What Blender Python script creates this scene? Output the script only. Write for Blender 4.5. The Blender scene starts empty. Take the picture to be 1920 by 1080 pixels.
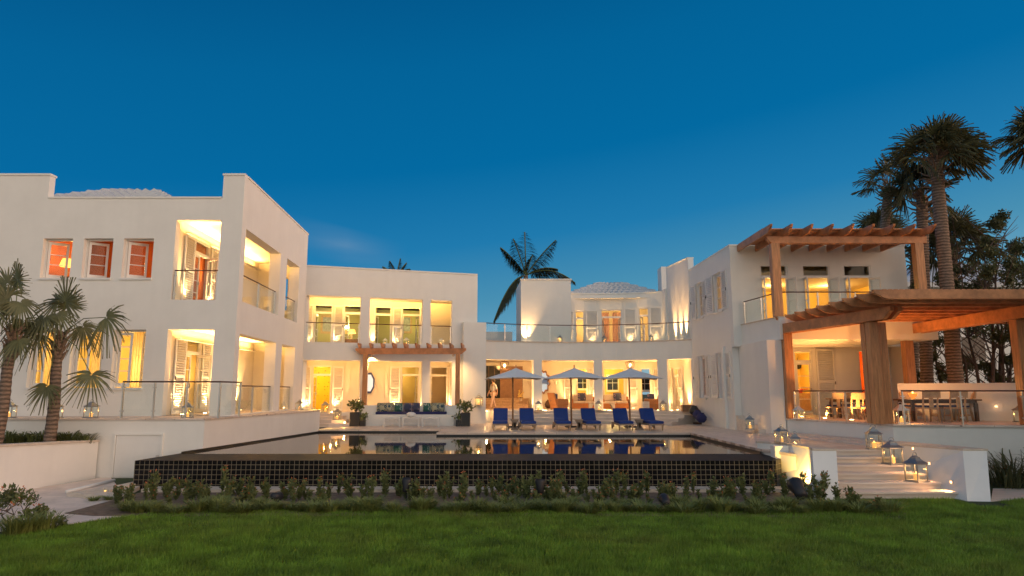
import bpy, math, random
import numpy as np
from mathutils import Vector, Matrix
R = math.radians
random.seed(7)
scene = bpy.context.scene
COL = scene.collection
rng = np.random.default_rng(5)

# ------------------------------------------------------------ camera data, also used to measure sizes on known planes
F, EYE, HZ = 1280.0, 2.6, 734.0
PITCH = math.atan((HZ - 540) / F)
CP, SP = math.cos(PITCH), math.sin(PITCH)
def ray(u, v):
    a = (u - 960) / F; b = (540 - v) / F
    return a, CP - b * SP, SP + b * CP
def on_z(u, v, z):
    x, y, w = ray(u, v); t = (z - EYE) / w
    return x * t, y * t
def z_at(v, y):
    k = (540 - v) / F
    return EYE + y * (k * CP + SP) / (CP - k * SP)
def u_of(x, y, z):
    return 960 + F * x / (y * CP + (z - EYE) * SP)
def x_at(u, y, z):
    return (u - 960) / F * (y * CP + (z - EYE) * SP)

# ------------------------------------------------------------ mesh builder
class MB:
    def __init__(s):
        s.v = []; s.f = []; s.m = []
    def add(s, vs, fs, mi=0):
        n = len(s.v); s.v += [tuple(p) for p in vs]
        for f in fs:
            s.f.append(tuple(i + n for i in f)); s.m.append(mi)
        return s
    def quad(s, a, b, c, d, mi=0):
        return s.add([a, b, c, d], [(0, 1, 2, 3)], mi)
    def hexa(s, p, mi=0):
        return s.add(p, [(0, 3, 2, 1), (4, 5, 6, 7), (0, 1, 5, 4), (1, 2, 6, 5), (2, 3, 7, 6), (3, 0, 4, 7)], mi)
    def box(s, x0, x1, y0, y1, z0, z1, mi=0):
        return s.hexa([(x0, y0, z0), (x1, y0, z0), (x1, y1, z0), (x0, y1, z0), (x0, y0, z1), (x1, y0, z1), (x1, y1, z1), (x0, y1, z1)], mi)
    def fbox(s, fr, s0, s1, d0, d1, z0, z1, mi=0):
        a = fr.P(s0, d1); b = fr.P(s1, d1); c = fr.P(s1, d0); d = fr.P(s0, d0)
        return s.hexa([(*a, z0), (*b, z0), (*c, z0), (*d, z0), (*a, z1), (*b, z1), (*c, z1), (*d, z1)], mi)
    def prism(s, poly, z0, z1, mi=0):
        n = len(poly)
        vs = [(x, y, z0) for x, y in poly] + [(x, y, z1) for x, y in poly]
        fs = [tuple(range(n - 1, -1, -1)), tuple(range(n, 2 * n))] + [(i, (i + 1) % n, n + (i + 1) % n, n + i) for i in range(n)]
        return s.add(vs, fs, mi)
    def extr(s, poly, fn, a, b, mi=0):
        # poly of (p,q); fn(p,q,t) -> xyz ; extrude t from a to b
        n = len(poly)
        vs = [fn(p, q, a) for p, q in poly] + [fn(p, q, b) for p, q in poly]
        fs = [tuple(range(n - 1, -1, -1)), tuple(range(n, 2 * n))] + [(i, (i + 1) % n, n + (i + 1) % n, n + i) for i in range(n)]
        return s.add(vs, fs, mi)
    def tube(s, pts, r, n=8, cap=True, mi=0):
        pts = [Vector(p) for p in pts]; rs = r if isinstance(r, (list, tuple)) else [r] * len(pts)
        rings = []; base = len(s.v); up = None
        for i, p in enumerate(pts):
            t = (pts[min(i + 1, len(pts) - 1)] - pts[max(i - 1, 0)]).normalized()
            if up is None:
                up = Vector((0, 0, 1)) if abs(t.z) < .9 else Vector((1, 0, 0))
            a = t.cross(up)
            if a.length < 1e-5: a = t.cross(Vector((0, 1, 0)))
            a.normalize(); b = a.cross(t).normalized(); up = b
            for k in range(n):
                an = 2 * math.pi * k / n
                s.v.append(tuple(p + (a * math.cos(an) + b * math.sin(an)) * rs[i]))
        for i in range(len(pts) - 1):
            for k in range(n):
                s.f.append((base + i * n + k, base + i * n + (k + 1) % n, base + (i + 1) * n + (k + 1) % n, base + (i + 1) * n + k)); s.m.append(mi)
        if cap:
            s.f.append(tuple(base + k for k in range(n))[::-1]); s.m.append(mi)
            s.f.append(tuple(base + (len(pts) - 1) * n + k for k in range(n))); s.m.append(mi)
        return s
    def lathe(s, prof, c=(0, 0, 0), n=16, mi=0, rot=0.0):
        base = len(s.v); cx, cy, cz = c
        for r, z in prof:
            for k in range(n):
                an = 2 * math.pi * k / n + rot
                s.v.append((cx + r * math.cos(an), cy + r * math.sin(an), cz + z))
        for i in range(len(prof) - 1):
            for k in range(n):
                s.f.append((base + i * n + k, base + i * n + (k + 1) % n, base + (i + 1) * n + (k + 1) % n, base + (i + 1) * n + k)); s.m.append(mi)
        s.f.append(tuple(base + k for k in range(n))[::-1]); s.m.append(mi)
        s.f.append(tuple(base + (len(prof) - 1) * n + k for k in range(n))); s.m.append(mi)
        return s
    def xf(s, mat, start=0):
        for i in range(start, len(s.v)):
            s.v[i] = tuple(mat @ Vector(s.v[i]))
        return s
    def build(s, name, mats, parent=None, smooth=False, bevel=0.0, fixn=True):
        me = bpy.data.meshes.new(name)
        me.from_pydata(s.v, [], s.f)
        if not isinstance(mats, (list, tuple)): mats = [mats]
        for m in mats: me.materials.append(m)
        me.polygons.foreach_set('material_index', s.m)
        if fixn:
            import bmesh
            bm = bmesh.new(); bm.from_mesh(me); bmesh.ops.recalc_face_normals(bm, faces=bm.faces); bm.to_mesh(me); bm.free()
        if smooth: me.polygons.foreach_set('use_smooth', [True] * len(me.polygons))
        me.update()
        o = bpy.data.objects.new(name, me); COL.objects.link(o)
        if parent: o.parent = parent
        if bevel:
            b = o.modifiers.new('edge', 'BEVEL'); b.width = bevel; b.segments = 2; b.limit_method = 'ANGLE'; b.angle_limit = R(50)
        return o

def np_mesh(name, verts, faces, mats, parent=None, mi=None, smooth=False):
    me = bpy.data.meshes.new(name)
    k = faces.shape[1]
    me.vertices.add(len(verts)); me.vertices.foreach_set('co', np.ascontiguousarray(verts, dtype=np.float32).ravel())
    me.loops.add(faces.size); me.loops.foreach_set('vertex_index', faces.astype(np.int32).ravel())
    me.polygons.add(len(faces)); me.polygons.foreach_set('loop_start', np.arange(0, faces.size, k, dtype=np.int32))
    if not isinstance(mats, (list, tuple)): mats = [mats]
    for m in mats: me.materials.append(m)
    if mi is not None: me.polygons.foreach_set('material_index', mi.astype(np.int32))
    me.update(calc_edges=True); me.validate()
    o = bpy.data.objects.new(name, me); COL.objects.link(o)
    if parent: o.parent = parent
    return o

def tag(o, label=None, cat=None, group=None, kind=None):
    if label: o['label'] = label
    if cat: o['category'] = cat
    if group: o['group'] = group
    if kind: o['kind'] = kind
    return o
def thing(name, label, cat, loc=(0, 0, 0), rz=0.0, group=None):
    o = bpy.data.objects.new(name, None); COL.objects.link(o)
    o.location = loc; o.rotation_euler = (0, 0, rz); o.empty_display_size = .2
    return tag(o, label, cat, group)
def dup(src, loc, rz=None, label=None, sc=None, group=None):
    r = src.copy(); COL.objects.link(r); r.location = loc
    if rz is not None: r.rotation_euler = (0, 0, rz)
    if sc is not None: r.scale = (sc, sc, sc)
    if label: r['label'] = label
    if group: r['group'] = group
    def kids(a, b):
        for ch in list(a.children):
            c = ch.copy(); COL.objects.link(c); c.parent = b
            kids(ch, c)
    kids(src, r)
    return r

# ------------------------------------------------------------ a frame runs along a wall: s along it, d outwards, z up
class Fr:
    def __init__(f, *pts):
        f.p = [Vector(p) for p in pts]
        f.c = [0.0]
        for a, b in zip(f.p, f.p[1:]): f.c.append(f.c[-1] + (b - a).length)
        f.L = f.c[-1]
        f.vn = []
        for i in range(len(f.p)):
            e = (f.p[min(i + 1, len(f.p) - 1)] - f.p[max(i - 1, 0)]).normalized()
            f.vn.append(Vector((e.y, -e.x)))
    def P(f, s, d=0.0):
        i = 0
        while i < len(f.c) - 2 and s > f.c[i + 1]: i += 1
        t = (s - f.c[i]) / (f.c[i + 1] - f.c[i])
        p = f.p[i].lerp(f.p[i + 1], t)
        n = f.vn[i].lerp(f.vn[i + 1], min(max(t, 0), 1)).normalized()
        return p.x + n.x * d, p.y + n.y * d
    def ang(f, s):
        a = f.P(s - .05); b = f.P(s + .05)
        return math.atan2(b[1] - a[1], b[0] - a[0])
    def px(f, u, v, d=0.0):
        best = None; N = 600
        for k in range(N + 1):
            s = -0.3 * f.L + 1.6 * f.L * k / N
            x, y = f.P(s, d)
            if y < 1: continue
            z = z_at(v, y); e = abs(u_of(x, y, z) - u)
            if best is None or e < best[0]: best = (e, s)
        s = best[1]; st = f.L / N
        for _ in range(14):
            for q in (s - st, s + st):
                x, y = f.P(q, d)
                if y < 1: continue
                e = abs(u_of(x, y, z_at(v, y)) - u)
                if e < best[0]: best = (e, q)
            s = best[1]; st *= .6
        return s, z_at(v, f.P(s, d)[1])
    def rect(f, u0, u1, vt, vb=None, zb=None, d=0.0):
        # rectangle on the wall: left edge u0 and right edge u1 at the top height vt (vt measured at the left edge)
        s0, zt = f.px(u0, vt, d)
        lo = f.px(u1, vt, d)[0]
        # keep the top level at zt: find s1 with u(zt) = u1
        a, b = s0, f.L * 1.3
        for _ in range(40):
            m = (a + b) / 2; x, y = f.P(m, d)
            if u_of(x, y, zt) < u1: a = m
            else: b = m
        s1 = (a + b) / 2
        if zb is None: zb = z_at(vb, f.P(s0, d)[1])
        return (s0, s1, zb, zt)

def arc(a, m, b, n=14):
    # points of the circle through three points
    a, m, b = Vector(a), Vector(m), Vector(b)
    d = 2 * (a.x * (m.y - b.y) + m.x * (b.y - a.y) + b.x * (a.y - m.y))
    ux = (a.length_squared * (m.y - b.y) + m.length_squared * (b.y - a.y) + b.length_squared * (a.y - m.y)) / d
    uy = (a.length_squared * (b.x - m.x) + m.length_squared * (a.x - b.x) + b.length_squared * (m.x - a.x)) / d
    c = Vector((ux, uy)); r = (a - c).length
    t0 = math.atan2(a.y - uy, a.x - ux); t1 = math.atan2(b.y - uy, b.x - ux)
    return [(ux + r * math.cos(t0 + (t1 - t0) * k / n), uy + r * math.sin(t0 + (t1 - t0) * k / n)) for k in range(n + 1)]

def wall_mb(fr, s0, s1, z0, z1, t=.3, ops=(), step=None, mb=None):
    mb = mb or MB()
    ss = {s0, s1}; zs = {z0, z1}
    for o in ops: ss |= {o[0], o[1]}; zs |= {max(o[2], z0), min(o[3], z1)}
    if len(fr.p) > 2:
        for c in fr.c:
            if s0 < c < s1: ss.add(c)
    ss = sorted(x for x in ss if s0 - 1e-6 <= x <= s1 + 1e-6); zs = sorted(zs)
    def solid(i, j):
        if i < 0 or j < 0 or i >= len(ss) - 1 or j >= len(zs) - 1: return False
        a = (ss[i] + ss[i + 1]) / 2; b = (zs[j] + zs[j + 1]) / 2
        return not any(o[0] < a < o[1] and o[2] < b < o[3] for o in ops)
    P = lambda s, d, z: (*fr.P(s, d), z)
    for i in range(len(ss) - 1):
        for j in range(len(zs) - 1):
            if not solid(i, j): continue
            a, b, c, d = ss[i], ss[i + 1], zs[j], zs[j + 1]
            mb.quad(P(a, 0, c), P(b, 0, c), P(b, 0, d), P(a, 0, d))
            mb.quad(P(b, -t, c), P(a, -t, c), P(a, -t, d), P(b, -t, d))
            if not solid(i - 1, j): mb.quad(P(a, -t, c), P(a, 0, c), P(a, 0, d), P(a, -t, d))
            if not solid(i + 1, j): mb.quad(P(b, 0, c), P(b, -t, c), P(b, -t, d), P(b, 0, d))
            if not solid(i, j - 1): mb.quad(P(a, -t, c), P(b, -t, c), P(b, 0, c), P(a, 0, c))
            if not solid(i, j + 1): mb.quad(P(a, 0, d), P(b, 0, d), P(b, -t, d), P(a, -t, d))
    return mb

# ------------------------------------------------------------ materials
def srgb(r, g, b):
    f = lambda c: (c / 255 / 12.92) if c / 255 <= .04045 else ((c / 255 + .055) / 1.055) ** 2.4
    return (f(r), f(g), f(b), 1)
def mat(name, col, rough=.7, metal=0.0, var=0.0, nscale=3.0, bump=0.0, bscale=40.0, stretch=None, spec=None, emit=None, estr=0.0, detail=6.0):
    m = bpy.data.materials.new(name); m.use_nodes = True
    nt = m.node_tree; N = nt.nodes; L = nt.links; b = N['Principled BSDF']
    c = (*col[:3], 1)
    b.inputs['Base Color'].default_value = c; b.inputs['Roughness'].default_value = rough; b.inputs['Metallic'].default_value = metal
    if spec is not None: b.inputs['Specular IOR Level'].default_value = spec
    if emit: b.inputs['Emission Color'].default_value = (*emit[:3], 1); b.inputs['Emission Strength'].default_value = estr
    if var or bump:
        tc = N.new('ShaderNodeTexCoord'); mp = N.new('ShaderNodeMapping'); L.new(tc.outputs['Object'], mp.inputs[0])
        if stretch: mp.inputs['Scale'].default_value = stretch
    if var:
        nz = N.new('ShaderNodeTexNoise'); nz.inputs['Scale'].default_value = nscale; nz.inputs['Detail'].default_value = detail; nz.inputs['Roughness'].default_value = .65
        L.new(mp.outputs[0], nz.inputs['Vector'])
        mx = N.new('ShaderNodeMix'); mx.data_type = 'RGBA'
        rp = N.new('ShaderNodeMapRange'); rp.inputs['From Min'].default_value = .3; rp.inputs['From Max'].default_value = .7
        L.new(nz.outputs[0], rp.inputs[0]); L.new(rp.outputs[0], mx.inputs[0])
        mx.inputs[6].default_value = tuple(x * (1 - var) for x in c[:3]) + (1,)
        mx.inputs[7].default_value = tuple(min(1, x * (1 + var)) for x in c[:3]) + (1,)
        L.new(mx.outputs[2], b.inputs['Base Color'])
    if bump:
        n2 = N.new('ShaderNodeTexNoise'); n2.inputs['Scale'].default_value = bscale; n2.inputs['Detail'].default_value = 4
        L.new(mp.outputs[0], n2.inputs['Vector'])
        bp = N.new('ShaderNodeBump'); bp.inputs['Strength'].default_value = bump; bp.inputs['Distance'].default_value = .02
        L.new(n2.outputs[0], bp.inputs['Height']); L.new(bp.outputs[0], b.inputs['Normal'])
    return m

def glass_mat(name, tint=(1, 1, 1), rough=0.0, ior=1.5):
    m = bpy.data.materials.new(name); m.use_nodes = True; nt = m.node_tree; N = nt.nodes; L = nt.links
    N.remove(N['Principled BSDF']); out = N['Material Output']
    tr = N.new('ShaderNodeBsdfTransparent'); tr.inputs[0].default_value = (*tint, 1)
    gl = N.new('ShaderNodeBsdfGlossy'); gl.inputs['Roughness'].default_value = rough
    fr = N.new('ShaderNodeFresnel')
    # thin pane: the back face keeps the same reflectance as the front face
    ge = N.new('ShaderNodeNewGeometry'); mi_ = N.new('ShaderNodeMapRange'); mi_.inputs['To Min'].default_value = ior; mi_.inputs['To Max'].default_value = 1 / ior
    L.new(ge.outputs['Backfacing'], mi_.inputs[0]); L.new(mi_.outputs[0], fr.inputs['IOR'])
    mx = N.new('ShaderNodeMixShader'); L.new(fr.outputs[0], mx.inputs[0]); L.new(tr.outputs[0], mx.inputs[1]); L.new(gl.outputs[0], mx.inputs[2])
    L.new(mx.outputs[0], out.inputs[0])
    return m
def emis(name, col, st):
    m = bpy.data.materials.new(name); m.use_nodes = True; nt = m.node_tree; N = nt.nodes
    N.remove(N['Principled BSDF']); e = N.new('ShaderNodeEmission'); e.inputs[0].default_value = (*col[:3], 1); e.inputs[1].default_value = st
    nt.links.new(e.outputs[0], N['Material Output'].inputs[0]); return m
def brick_mat(name, c1, c2, mortar, bw, rh, ms, rough, offset=0.0, rot=(0, 0, 0), var=.15, mrough=.6, bump=.3, spec=.5):
    m = bpy.data.materials.new(name); m.use_nodes = True; nt = m.node_tree; N = nt.nodes; L = nt.links; b = N['Principled BSDF']
    tc = N.new('ShaderNodeTexCoord'); mp = N.new('ShaderNodeMapping'); mp.inputs['Rotation'].default_value = rot; L.new(tc.outputs['Object'], mp.inputs[0])
    br = N.new('ShaderNodeTexBrick'); br.offset = offset; br.squash = 1
    br.inputs['Color1'].default_value = (*c1, 1); br.inputs['Color2'].default_value = (*c2, 1); br.inputs['Mortar'].default_value = (*mortar, 1)
    br.inputs['Scale'].default_value = 1; br.inputs['Mortar Size'].default_value = ms; br.inputs['Brick Width'].default_value = bw; br.inputs['Row Height'].default_value = rh
    br.inputs['Mortar Smooth'].default_value = .1
    L.new(mp.outputs[0], br.inputs['Vector'])
    nz = N.new('ShaderNodeTexNoise'); nz.inputs['Scale'].default_value = 2.5; nz.inputs['Detail'].default_value = 8; L.new(tc.outputs['Object'], nz.inputs['Vector'])
    rp = N.new('ShaderNodeMapRange'); rp.inputs['To Min'].default_value = 1 - var; rp.inputs['To Max'].default_value = 1 + var
    rp.inputs['From Min'].default_value = .3; rp.inputs['From Max'].default_value = .7
    L.new(nz.outputs[0], rp.inputs[0])
    mx = N.new('ShaderNodeMix'); mx.data_type = 'RGBA'; mx.blend_type = 'MULTIPLY'; mx.inputs[0].default_value = 1
    L.new(br.outputs[0], mx.inputs[6]); L.new(rp.outputs[0], mx.inputs[7]); L.new(mx.outputs[2], b.inputs['Base Color'])
    r2 = N.new('ShaderNodeMapRange'); r2.inputs['To Min'].default_value = rough; r2.inputs['To Max'].default_value = mrough
    L.new(br.outputs['Fac'], r2.inputs[0]); L.new(r2.outputs[0], b.inputs['Roughness'])
    bp = N.new('ShaderNodeBump'); bp.inputs['Strength'].default_value = bump; bp.inputs['Distance'].default_value = .004; bp.invert = True
    L.new(br.outputs['Fac'], bp.inputs['Height']); L.new(bp.outputs[0], b.inputs['Normal'])
    b.inputs['Specular IOR Level'].default_value = spec
    return m

def plaster_mat(name, col):
    # off-white render: faint cloudy mottling, a few rain streaks, fine trowel grain
    m = mat(name, col, rough=.85, var=.035, nscale=.9, bump=.12, bscale=26)
    nt = m.node_tree; N = nt.nodes; L = nt.links; b = N['Principled BSDF']
    src = b.inputs['Base Color'].links[0].from_socket
    tc = N.new('ShaderNodeTexCoord'); mp = N.new('ShaderNodeMapping'); mp.inputs['Scale'].default_value = (2.2, 2.2, .12); L.new(tc.outputs['Object'], mp.inputs[0])
    nz = N.new('ShaderNodeTexNoise'); nz.inputs['Scale'].default_value = 1.6; nz.inputs['Detail'].default_value = 6; L.new(mp.outputs[0], nz.inputs[0])
    rp = N.new('ShaderNodeMapRange'); rp.inputs['From Min'].default_value = .45; rp.inputs['From Max'].default_value = .75; rp.inputs['To Min'].default_value = 1; rp.inputs['To Max'].default_value = .975
    L.new(nz.outputs[0], rp.inputs[0])
    mx = N.new('ShaderNodeMix'); mx.data_type = 'RGBA'; mx.blend_type = 'MULTIPLY'; mx.inputs[0].default_value = 1
    L.new(src, mx.inputs[6]); L.new(rp.outputs[0], mx.inputs[7]); L.new(mx.outputs[2], b.inputs['Base Color'])
    return m
M = {}
M['plaster'] = plaster_mat('plaster', (.82, .805, .76))
M['plaster_inner'] = mat('plaster_inner', (.80, .74, .62), rough=.8, var=.03, nscale=1.5)
M['coping'] = mat('coping_stone', (.62, .53, .44), rough=.6, var=.15, nscale=5, bump=.1)
M['white'] = mat('white_paint', (.78, .77, .74), rough=.45, var=.03)
M['dark_grey'] = mat('dark_iron', (.03, .03, .035), rough=.5, metal=.3)
M['steel'] = mat('brushed_steel', (.62, .60, .57), rough=.28, metal=1.0, var=.05, nscale=20)
M['rail_wood'] = mat('rail_wood', (.09, .04, .025), rough=.4, var=.25, nscale=9)
M['wood'] = mat('hardwood', (.47, .20, .082), rough=.45, var=.38, nscale=5, stretch=(.6, .6, .6), bump=.12, bscale=30, detail=10)
M['wood_post'] = mat('hardwood_post', (.47, .215, .088), rough=.4, var=.4, nscale=7, stretch=(3, 3, .25), bump=.12, bscale=30, detail=10)
M['teak'] = mat('teak', (.36, .20, .10), rough=.5, var=.3, nscale=9, stretch=(1, 1, 1))
M['teak_pale'] = mat('teak_pale', (.50, .33, .19), rough=.5, var=.25, nscale=9)
M['weathered'] = mat('weathered_teak', (.30, .22, .16), rough=.7, var=.3, nscale=10)
M['glass'] = glass_mat('clear_glass', (.97, .99, .98), ior=1.3)
M['rail_glass'] = glass_mat('rail_glass', (.96, .985, .98), ior=1.28)
M['blue'] = mat('blue_canvas', (.008, .042, .23), rough=.85, var=.12, nscale=14, bump=.15, bscale=120)
M['navy'] = mat('navy_canvas', (.02, .025, .11), rough=.85, var=.15, nscale=14)
M['canvas'] = mat('white_canvas', (.66, .70, .74), rough=.9, var=.05, nscale=5, bump=.1, bscale=80)
M['orange_wall'] = mat('orange_paint', (.52, .135, .018), rough=.75, var=.06)
M['yellow_wall'] = mat('yellow_paint', (.80, .58, .18), rough=.75, var=.06)
M['cream_wall'] = mat('cream_paint', (.72, .66, .42), rough=.8, var=.05)
M['sage_wall'] = mat('sage_paint', (.46, .44, .22), rough=.8, var=.05)
M['curtain_lilac'] = mat('curtain_lilac', (.36, .33, .50), rough=.95, var=.3, nscale=12)
M['curtain_cream'] = mat('curtain_cream', (.72, .60, .38), rough=.95, var=.15, nscale=12)
M['curtain_pink'] = mat('curtain_pink', (.62, .40, .34), rough=.95, var=.12, nscale=12)
M['wicker'] = mat('wicker', (.42, .17, .06), rough=.75, var=.35, nscale=45, bump=.6, bscale=90)
M['cushion'] = mat('cushion_linen', (.60, .50, .40), rough=.95, var=.08, nscale=10)
M['black_pot'] = mat('black_pot', (.018, .018, .02), rough=.35, var=.2)
M['soil'] = mat('soil', (.19, .13, .09), rough=.95, var=.4, nscale=6, bump=.6, bscale=18)
M['lantern'] = mat('galvanised_tin', (.34, .34, .33), rough=.42, metal=.75, var=.15, nscale=25)
M['lantern_white'] = mat('white_tin', (.75, .74, .70), rough=.5, var=.05)
M['candle'] = mat('candle_wax', (.8, .55, .25), rough=.6, emit=(1.0, .42, .08), estr=.9)
M['flame'] = emis('flame', (1.0, .46, .11), 8)
M['shade'] = mat('lamp_shade', (.8, .6, .3), rough=.9, emit=(1.0, .45, .08), estr=2.4)
M['uplight'] = emis('uplight_lens', (1.0, .66, .30), 22)
M['dim_lens'] = emis('dim_lens', (1.0, .5, .22), 5)
M['edge_strip'] = emis('edge_strip', (1.0, .60, .16), 2.2)
M['strip'] = emis('led_strip', (1.0, .62, .22), 9)
M['travertine'] = brick_mat('travertine', (.72, .60, .51), (.63, .52, .44), (.42, .33, .27), .9, .46, .008, .42, offset=.5, var=.16, bump=.2)
M['travertine_step'] = mat('travertine_step', (.70, .61, .53), rough=.5, var=.14, nscale=4, stretch=(.35, 1, 3), bump=.1)
M['sand'] = mat('sand', (.76, .63, .54), rough=.95, var=.2, nscale=1.3, bump=.8, bscale=9)
M['tile'] = brick_mat('black_tile', (.008, .008, .009), (.013, .013, .014), (.22, .18, .12), .13, .13, .0062, .05, rot=(R(90), 0, 0), var=.3, mrough=.3, bump=.5, spec=.22)
M['tile_flat'] = brick_mat('black_tile_flat', (.010, .011, .014), (.02, .02, .024), (.07, .06, .05), .13, .13, .008, .55, var=.3, mrough=.7, spec=.12)
M['tile_side'] = brick_mat('black_tile_side', (.008, .008, .009), (.013, .013, .014), (.22, .18, .12), .13, .13, .0062, .05, rot=(R(90), 0, R(90)), var=.3, mrough=.3, spec=.22)
M['roof_tile'] = mat('white_clay_tile', (.55, .57, .59), rough=.6, var=.1, nscale=4)
M['trunk'] = mat('palm_trunk', (.27, .19, .14), rough=.9, var=.45, nscale=4, stretch=(2, 2, 9), bump=.9, bscale=14)
_t = M['trunk']; _n = _t.node_tree; _b = _n.nodes['Principled BSDF']; _s = _b.inputs['Base Color'].links[0].from_socket
_tc = _n.nodes.new('ShaderNodeTexCoord'); _w = _n.nodes.new('ShaderNodeTexWave'); _w.bands_direction = 'Z'; _w.inputs['Scale'].default_value = 2.6; _w.inputs['Distortion'].default_value = 2.5; _w.inputs['Detail'].default_value = 3; _w.inputs['Detail Scale'].default_value = 2.0
_n.links.new(_tc.outputs['Object'], _w.inputs[0]); _r = _n.nodes.new('ShaderNodeMapRange'); _r.inputs['To Min'].default_value = .42; _r.inputs['To Max'].default_value = 1.15; _n.links.new(_w.outputs[1], _r.inputs[0])
_m = _n.nodes.new('ShaderNodeMix'); _m.data_type = 'RGBA'; _m.blend_type = 'MULTIPLY'; _m.inputs[0].default_value = 1; _n.links.new(_s, _m.inputs[6]); _n.links.new(_r.outputs[0], _m.inputs[7]); _n.links.new(_m.outputs[2], _b.inputs['Base Color'])
M['boot'] = mat('palm_boot', (.23, .16, .11), rough=.9, var=.35, nscale=9)
M['bark'] = mat('bark', (.10, .07, .055), rough=.9, var=.4, nscale=6, bump=.6, bscale=20)
def leaf_mat(name, c, var=.35, rough=.55, trans=.25, ns=2.0):
    m = mat(name, c, rough=rough, var=var, nscale=ns)
    nt = m.node_tree; N = nt.nodes; L = nt.links; b = N['Principled BSDF']
    t = N.new('ShaderNodeBsdfTranslucent'); L.new(b.inputs['Base Color'].links[0].from_socket, t.inputs[0])
    mx = N.new('ShaderNodeMixShader'); mx.inputs[0].default_value = trans
    L.new(b.outputs[0], mx.inputs[1]); L.new(t.outputs[0], mx.inputs[2]); L.new(mx.outputs[0], N['Material Output'].inputs[0])
    return m
M['fan'] = leaf_mat('fan_palm_leaf', (.150, .155, .070), var=.4)
M['fan_dark'] = leaf_mat('sabal_leaf', (.100, .096, .036), var=.5)
M['coco'] = leaf_mat('coconut_leaf', (.040, .046, .018), var=.45)
M['leaf'] = leaf_mat('bush_leaf', (.14, .17, .055), var=.5)
M['leaf_dark'] = leaf_mat('tree_leaf', (.085, .098, .036), var=.5)
M['grass'] = leaf_mat('grass_blade', (.175, .31, .034), var=.5, ns=1.6, trans=.3)
M['tuft'] = leaf_mat('tuft_grass', (.22, .26, .07), var=.4)
for _k, _c in (('curtain_pink', (.66, .42, .34)), ('curtain_cream', (.74, .60, .38))): M[_k] = leaf_mat(_k, _c, var=.12, rough=.95, trans=.55, ns=12)
_n = M['grass'].node_tree; _b = _n.nodes['Principled BSDF']; _s = _b.inputs['Base Color'].links[0].from_socket
_tc = _n.nodes.new('ShaderNodeTexCoord'); _z = _n.nodes.new('ShaderNodeTexNoise'); _z.inputs['Scale'].default_value = .45; _z.inputs['Detail'].default_value = 5; _n.links.new(_tc.outputs['Object'], _z.inputs[0])
_r = _n.nodes.new('ShaderNodeMapRange'); _r.inputs['From Min'].default_value = .48; _r.inputs['From Max'].default_value = .68; _r.inputs['To Max'].default_value = .55; _n.links.new(_z.outputs[0], _r.inputs[0])
_m = _n.nodes.new('ShaderNodeMix'); _m.data_type = 'RGBA'; _n.links.new(_r.outputs[0], _m.inputs[0]); _n.links.new(_s, _m.inputs[6]); _m.inputs[7].default_value = (.21, .235, .045, 1); _n.links.new(_m.outputs[2], _b.inputs['Base Color'])
M['flower'] = mat('orange_flower', (.55, .17, .06), rough=.7, var=.3)
M['white_flower'] = mat('white_flower', (.7, .7, .6), rough=.7)
M['skin'] = mat('skin', (.45, .26, .18), rough=.6)
M['hair'] = mat('hair', (.05, .035, .025), rough=.7)
M['shirt'] = mat('pale_shirt', (.50, .50, .52), rough=.9)
M['trousers'] = mat('pink_trousers', (.60, .42, .34), rough=.9)
M['dark_wood'] = mat('dark_wood', (.07, .035, .02), rough=.4, var=.3, nscale=5)
M['brown_panel'] = mat('brown_panel', (.30, .16, .08), rough=.55, var=.2, nscale=5)
M['mirror'] = mat('mirror_glass', (.85, .87, .9), rough=.03, metal=1.0)
M['tv'] = mat('dark_screen', (.012, .014, .017), rough=.08)
M['blue_frame'] = mat('blue_mosaic', (.03, .04, .14), rough=.3, var=.4, nscale=20)
M['kitchen_red'] = mat('red_enamel', (.5, .03, .02), rough=.3)
M['picture'] = mat('picture_print', (.30, .33, .38), rough=.6, var=.4, nscale=7)
def patterned(name, base, rings, seed):
    m = bpy.data.materials.new(name); m.use_nodes = True; nt = m.node_tree; N = nt.nodes; L = nt.links; b = N['Principled BSDF']; b.inputs['Roughness'].default_value = .9
    tc = N.new('ShaderNodeTexCoord'); vo = N.new('ShaderNodeTexVoronoi'); vo.inputs['Scale'].default_value = 5.5; vo.inputs['Randomness'].default_value = .55
    mp = N.new('ShaderNodeMapping'); mp.inputs['Location'].default_value = (seed, 0, seed * .3); L.new(tc.outputs['Object'], mp.inputs[0]); L.new(mp.outputs[0], vo.inputs['Vector'])
    rp = N.new('ShaderNodeValToRGB'); rp.color_ramp.interpolation = 'CONSTANT'; L.new(vo.outputs['Distance'], rp.inputs[0])
    e = rp.color_ramp.elements
    while len(e) < len(rings): e.new(.5)
    for el, (p_, c_) in zip(e, rings): el.position = p_; el.color = (*c_, 1)
    L.new(rp.outputs[0], b.inputs['Base Color']); return m
M['wallpaper'] = patterned('yellow_wallpaper', 0, [(0, (.18, .10, .04)), (.13, (.70, .42, .06)), (.26, (.86, .55, .08))], 2.0)
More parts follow.
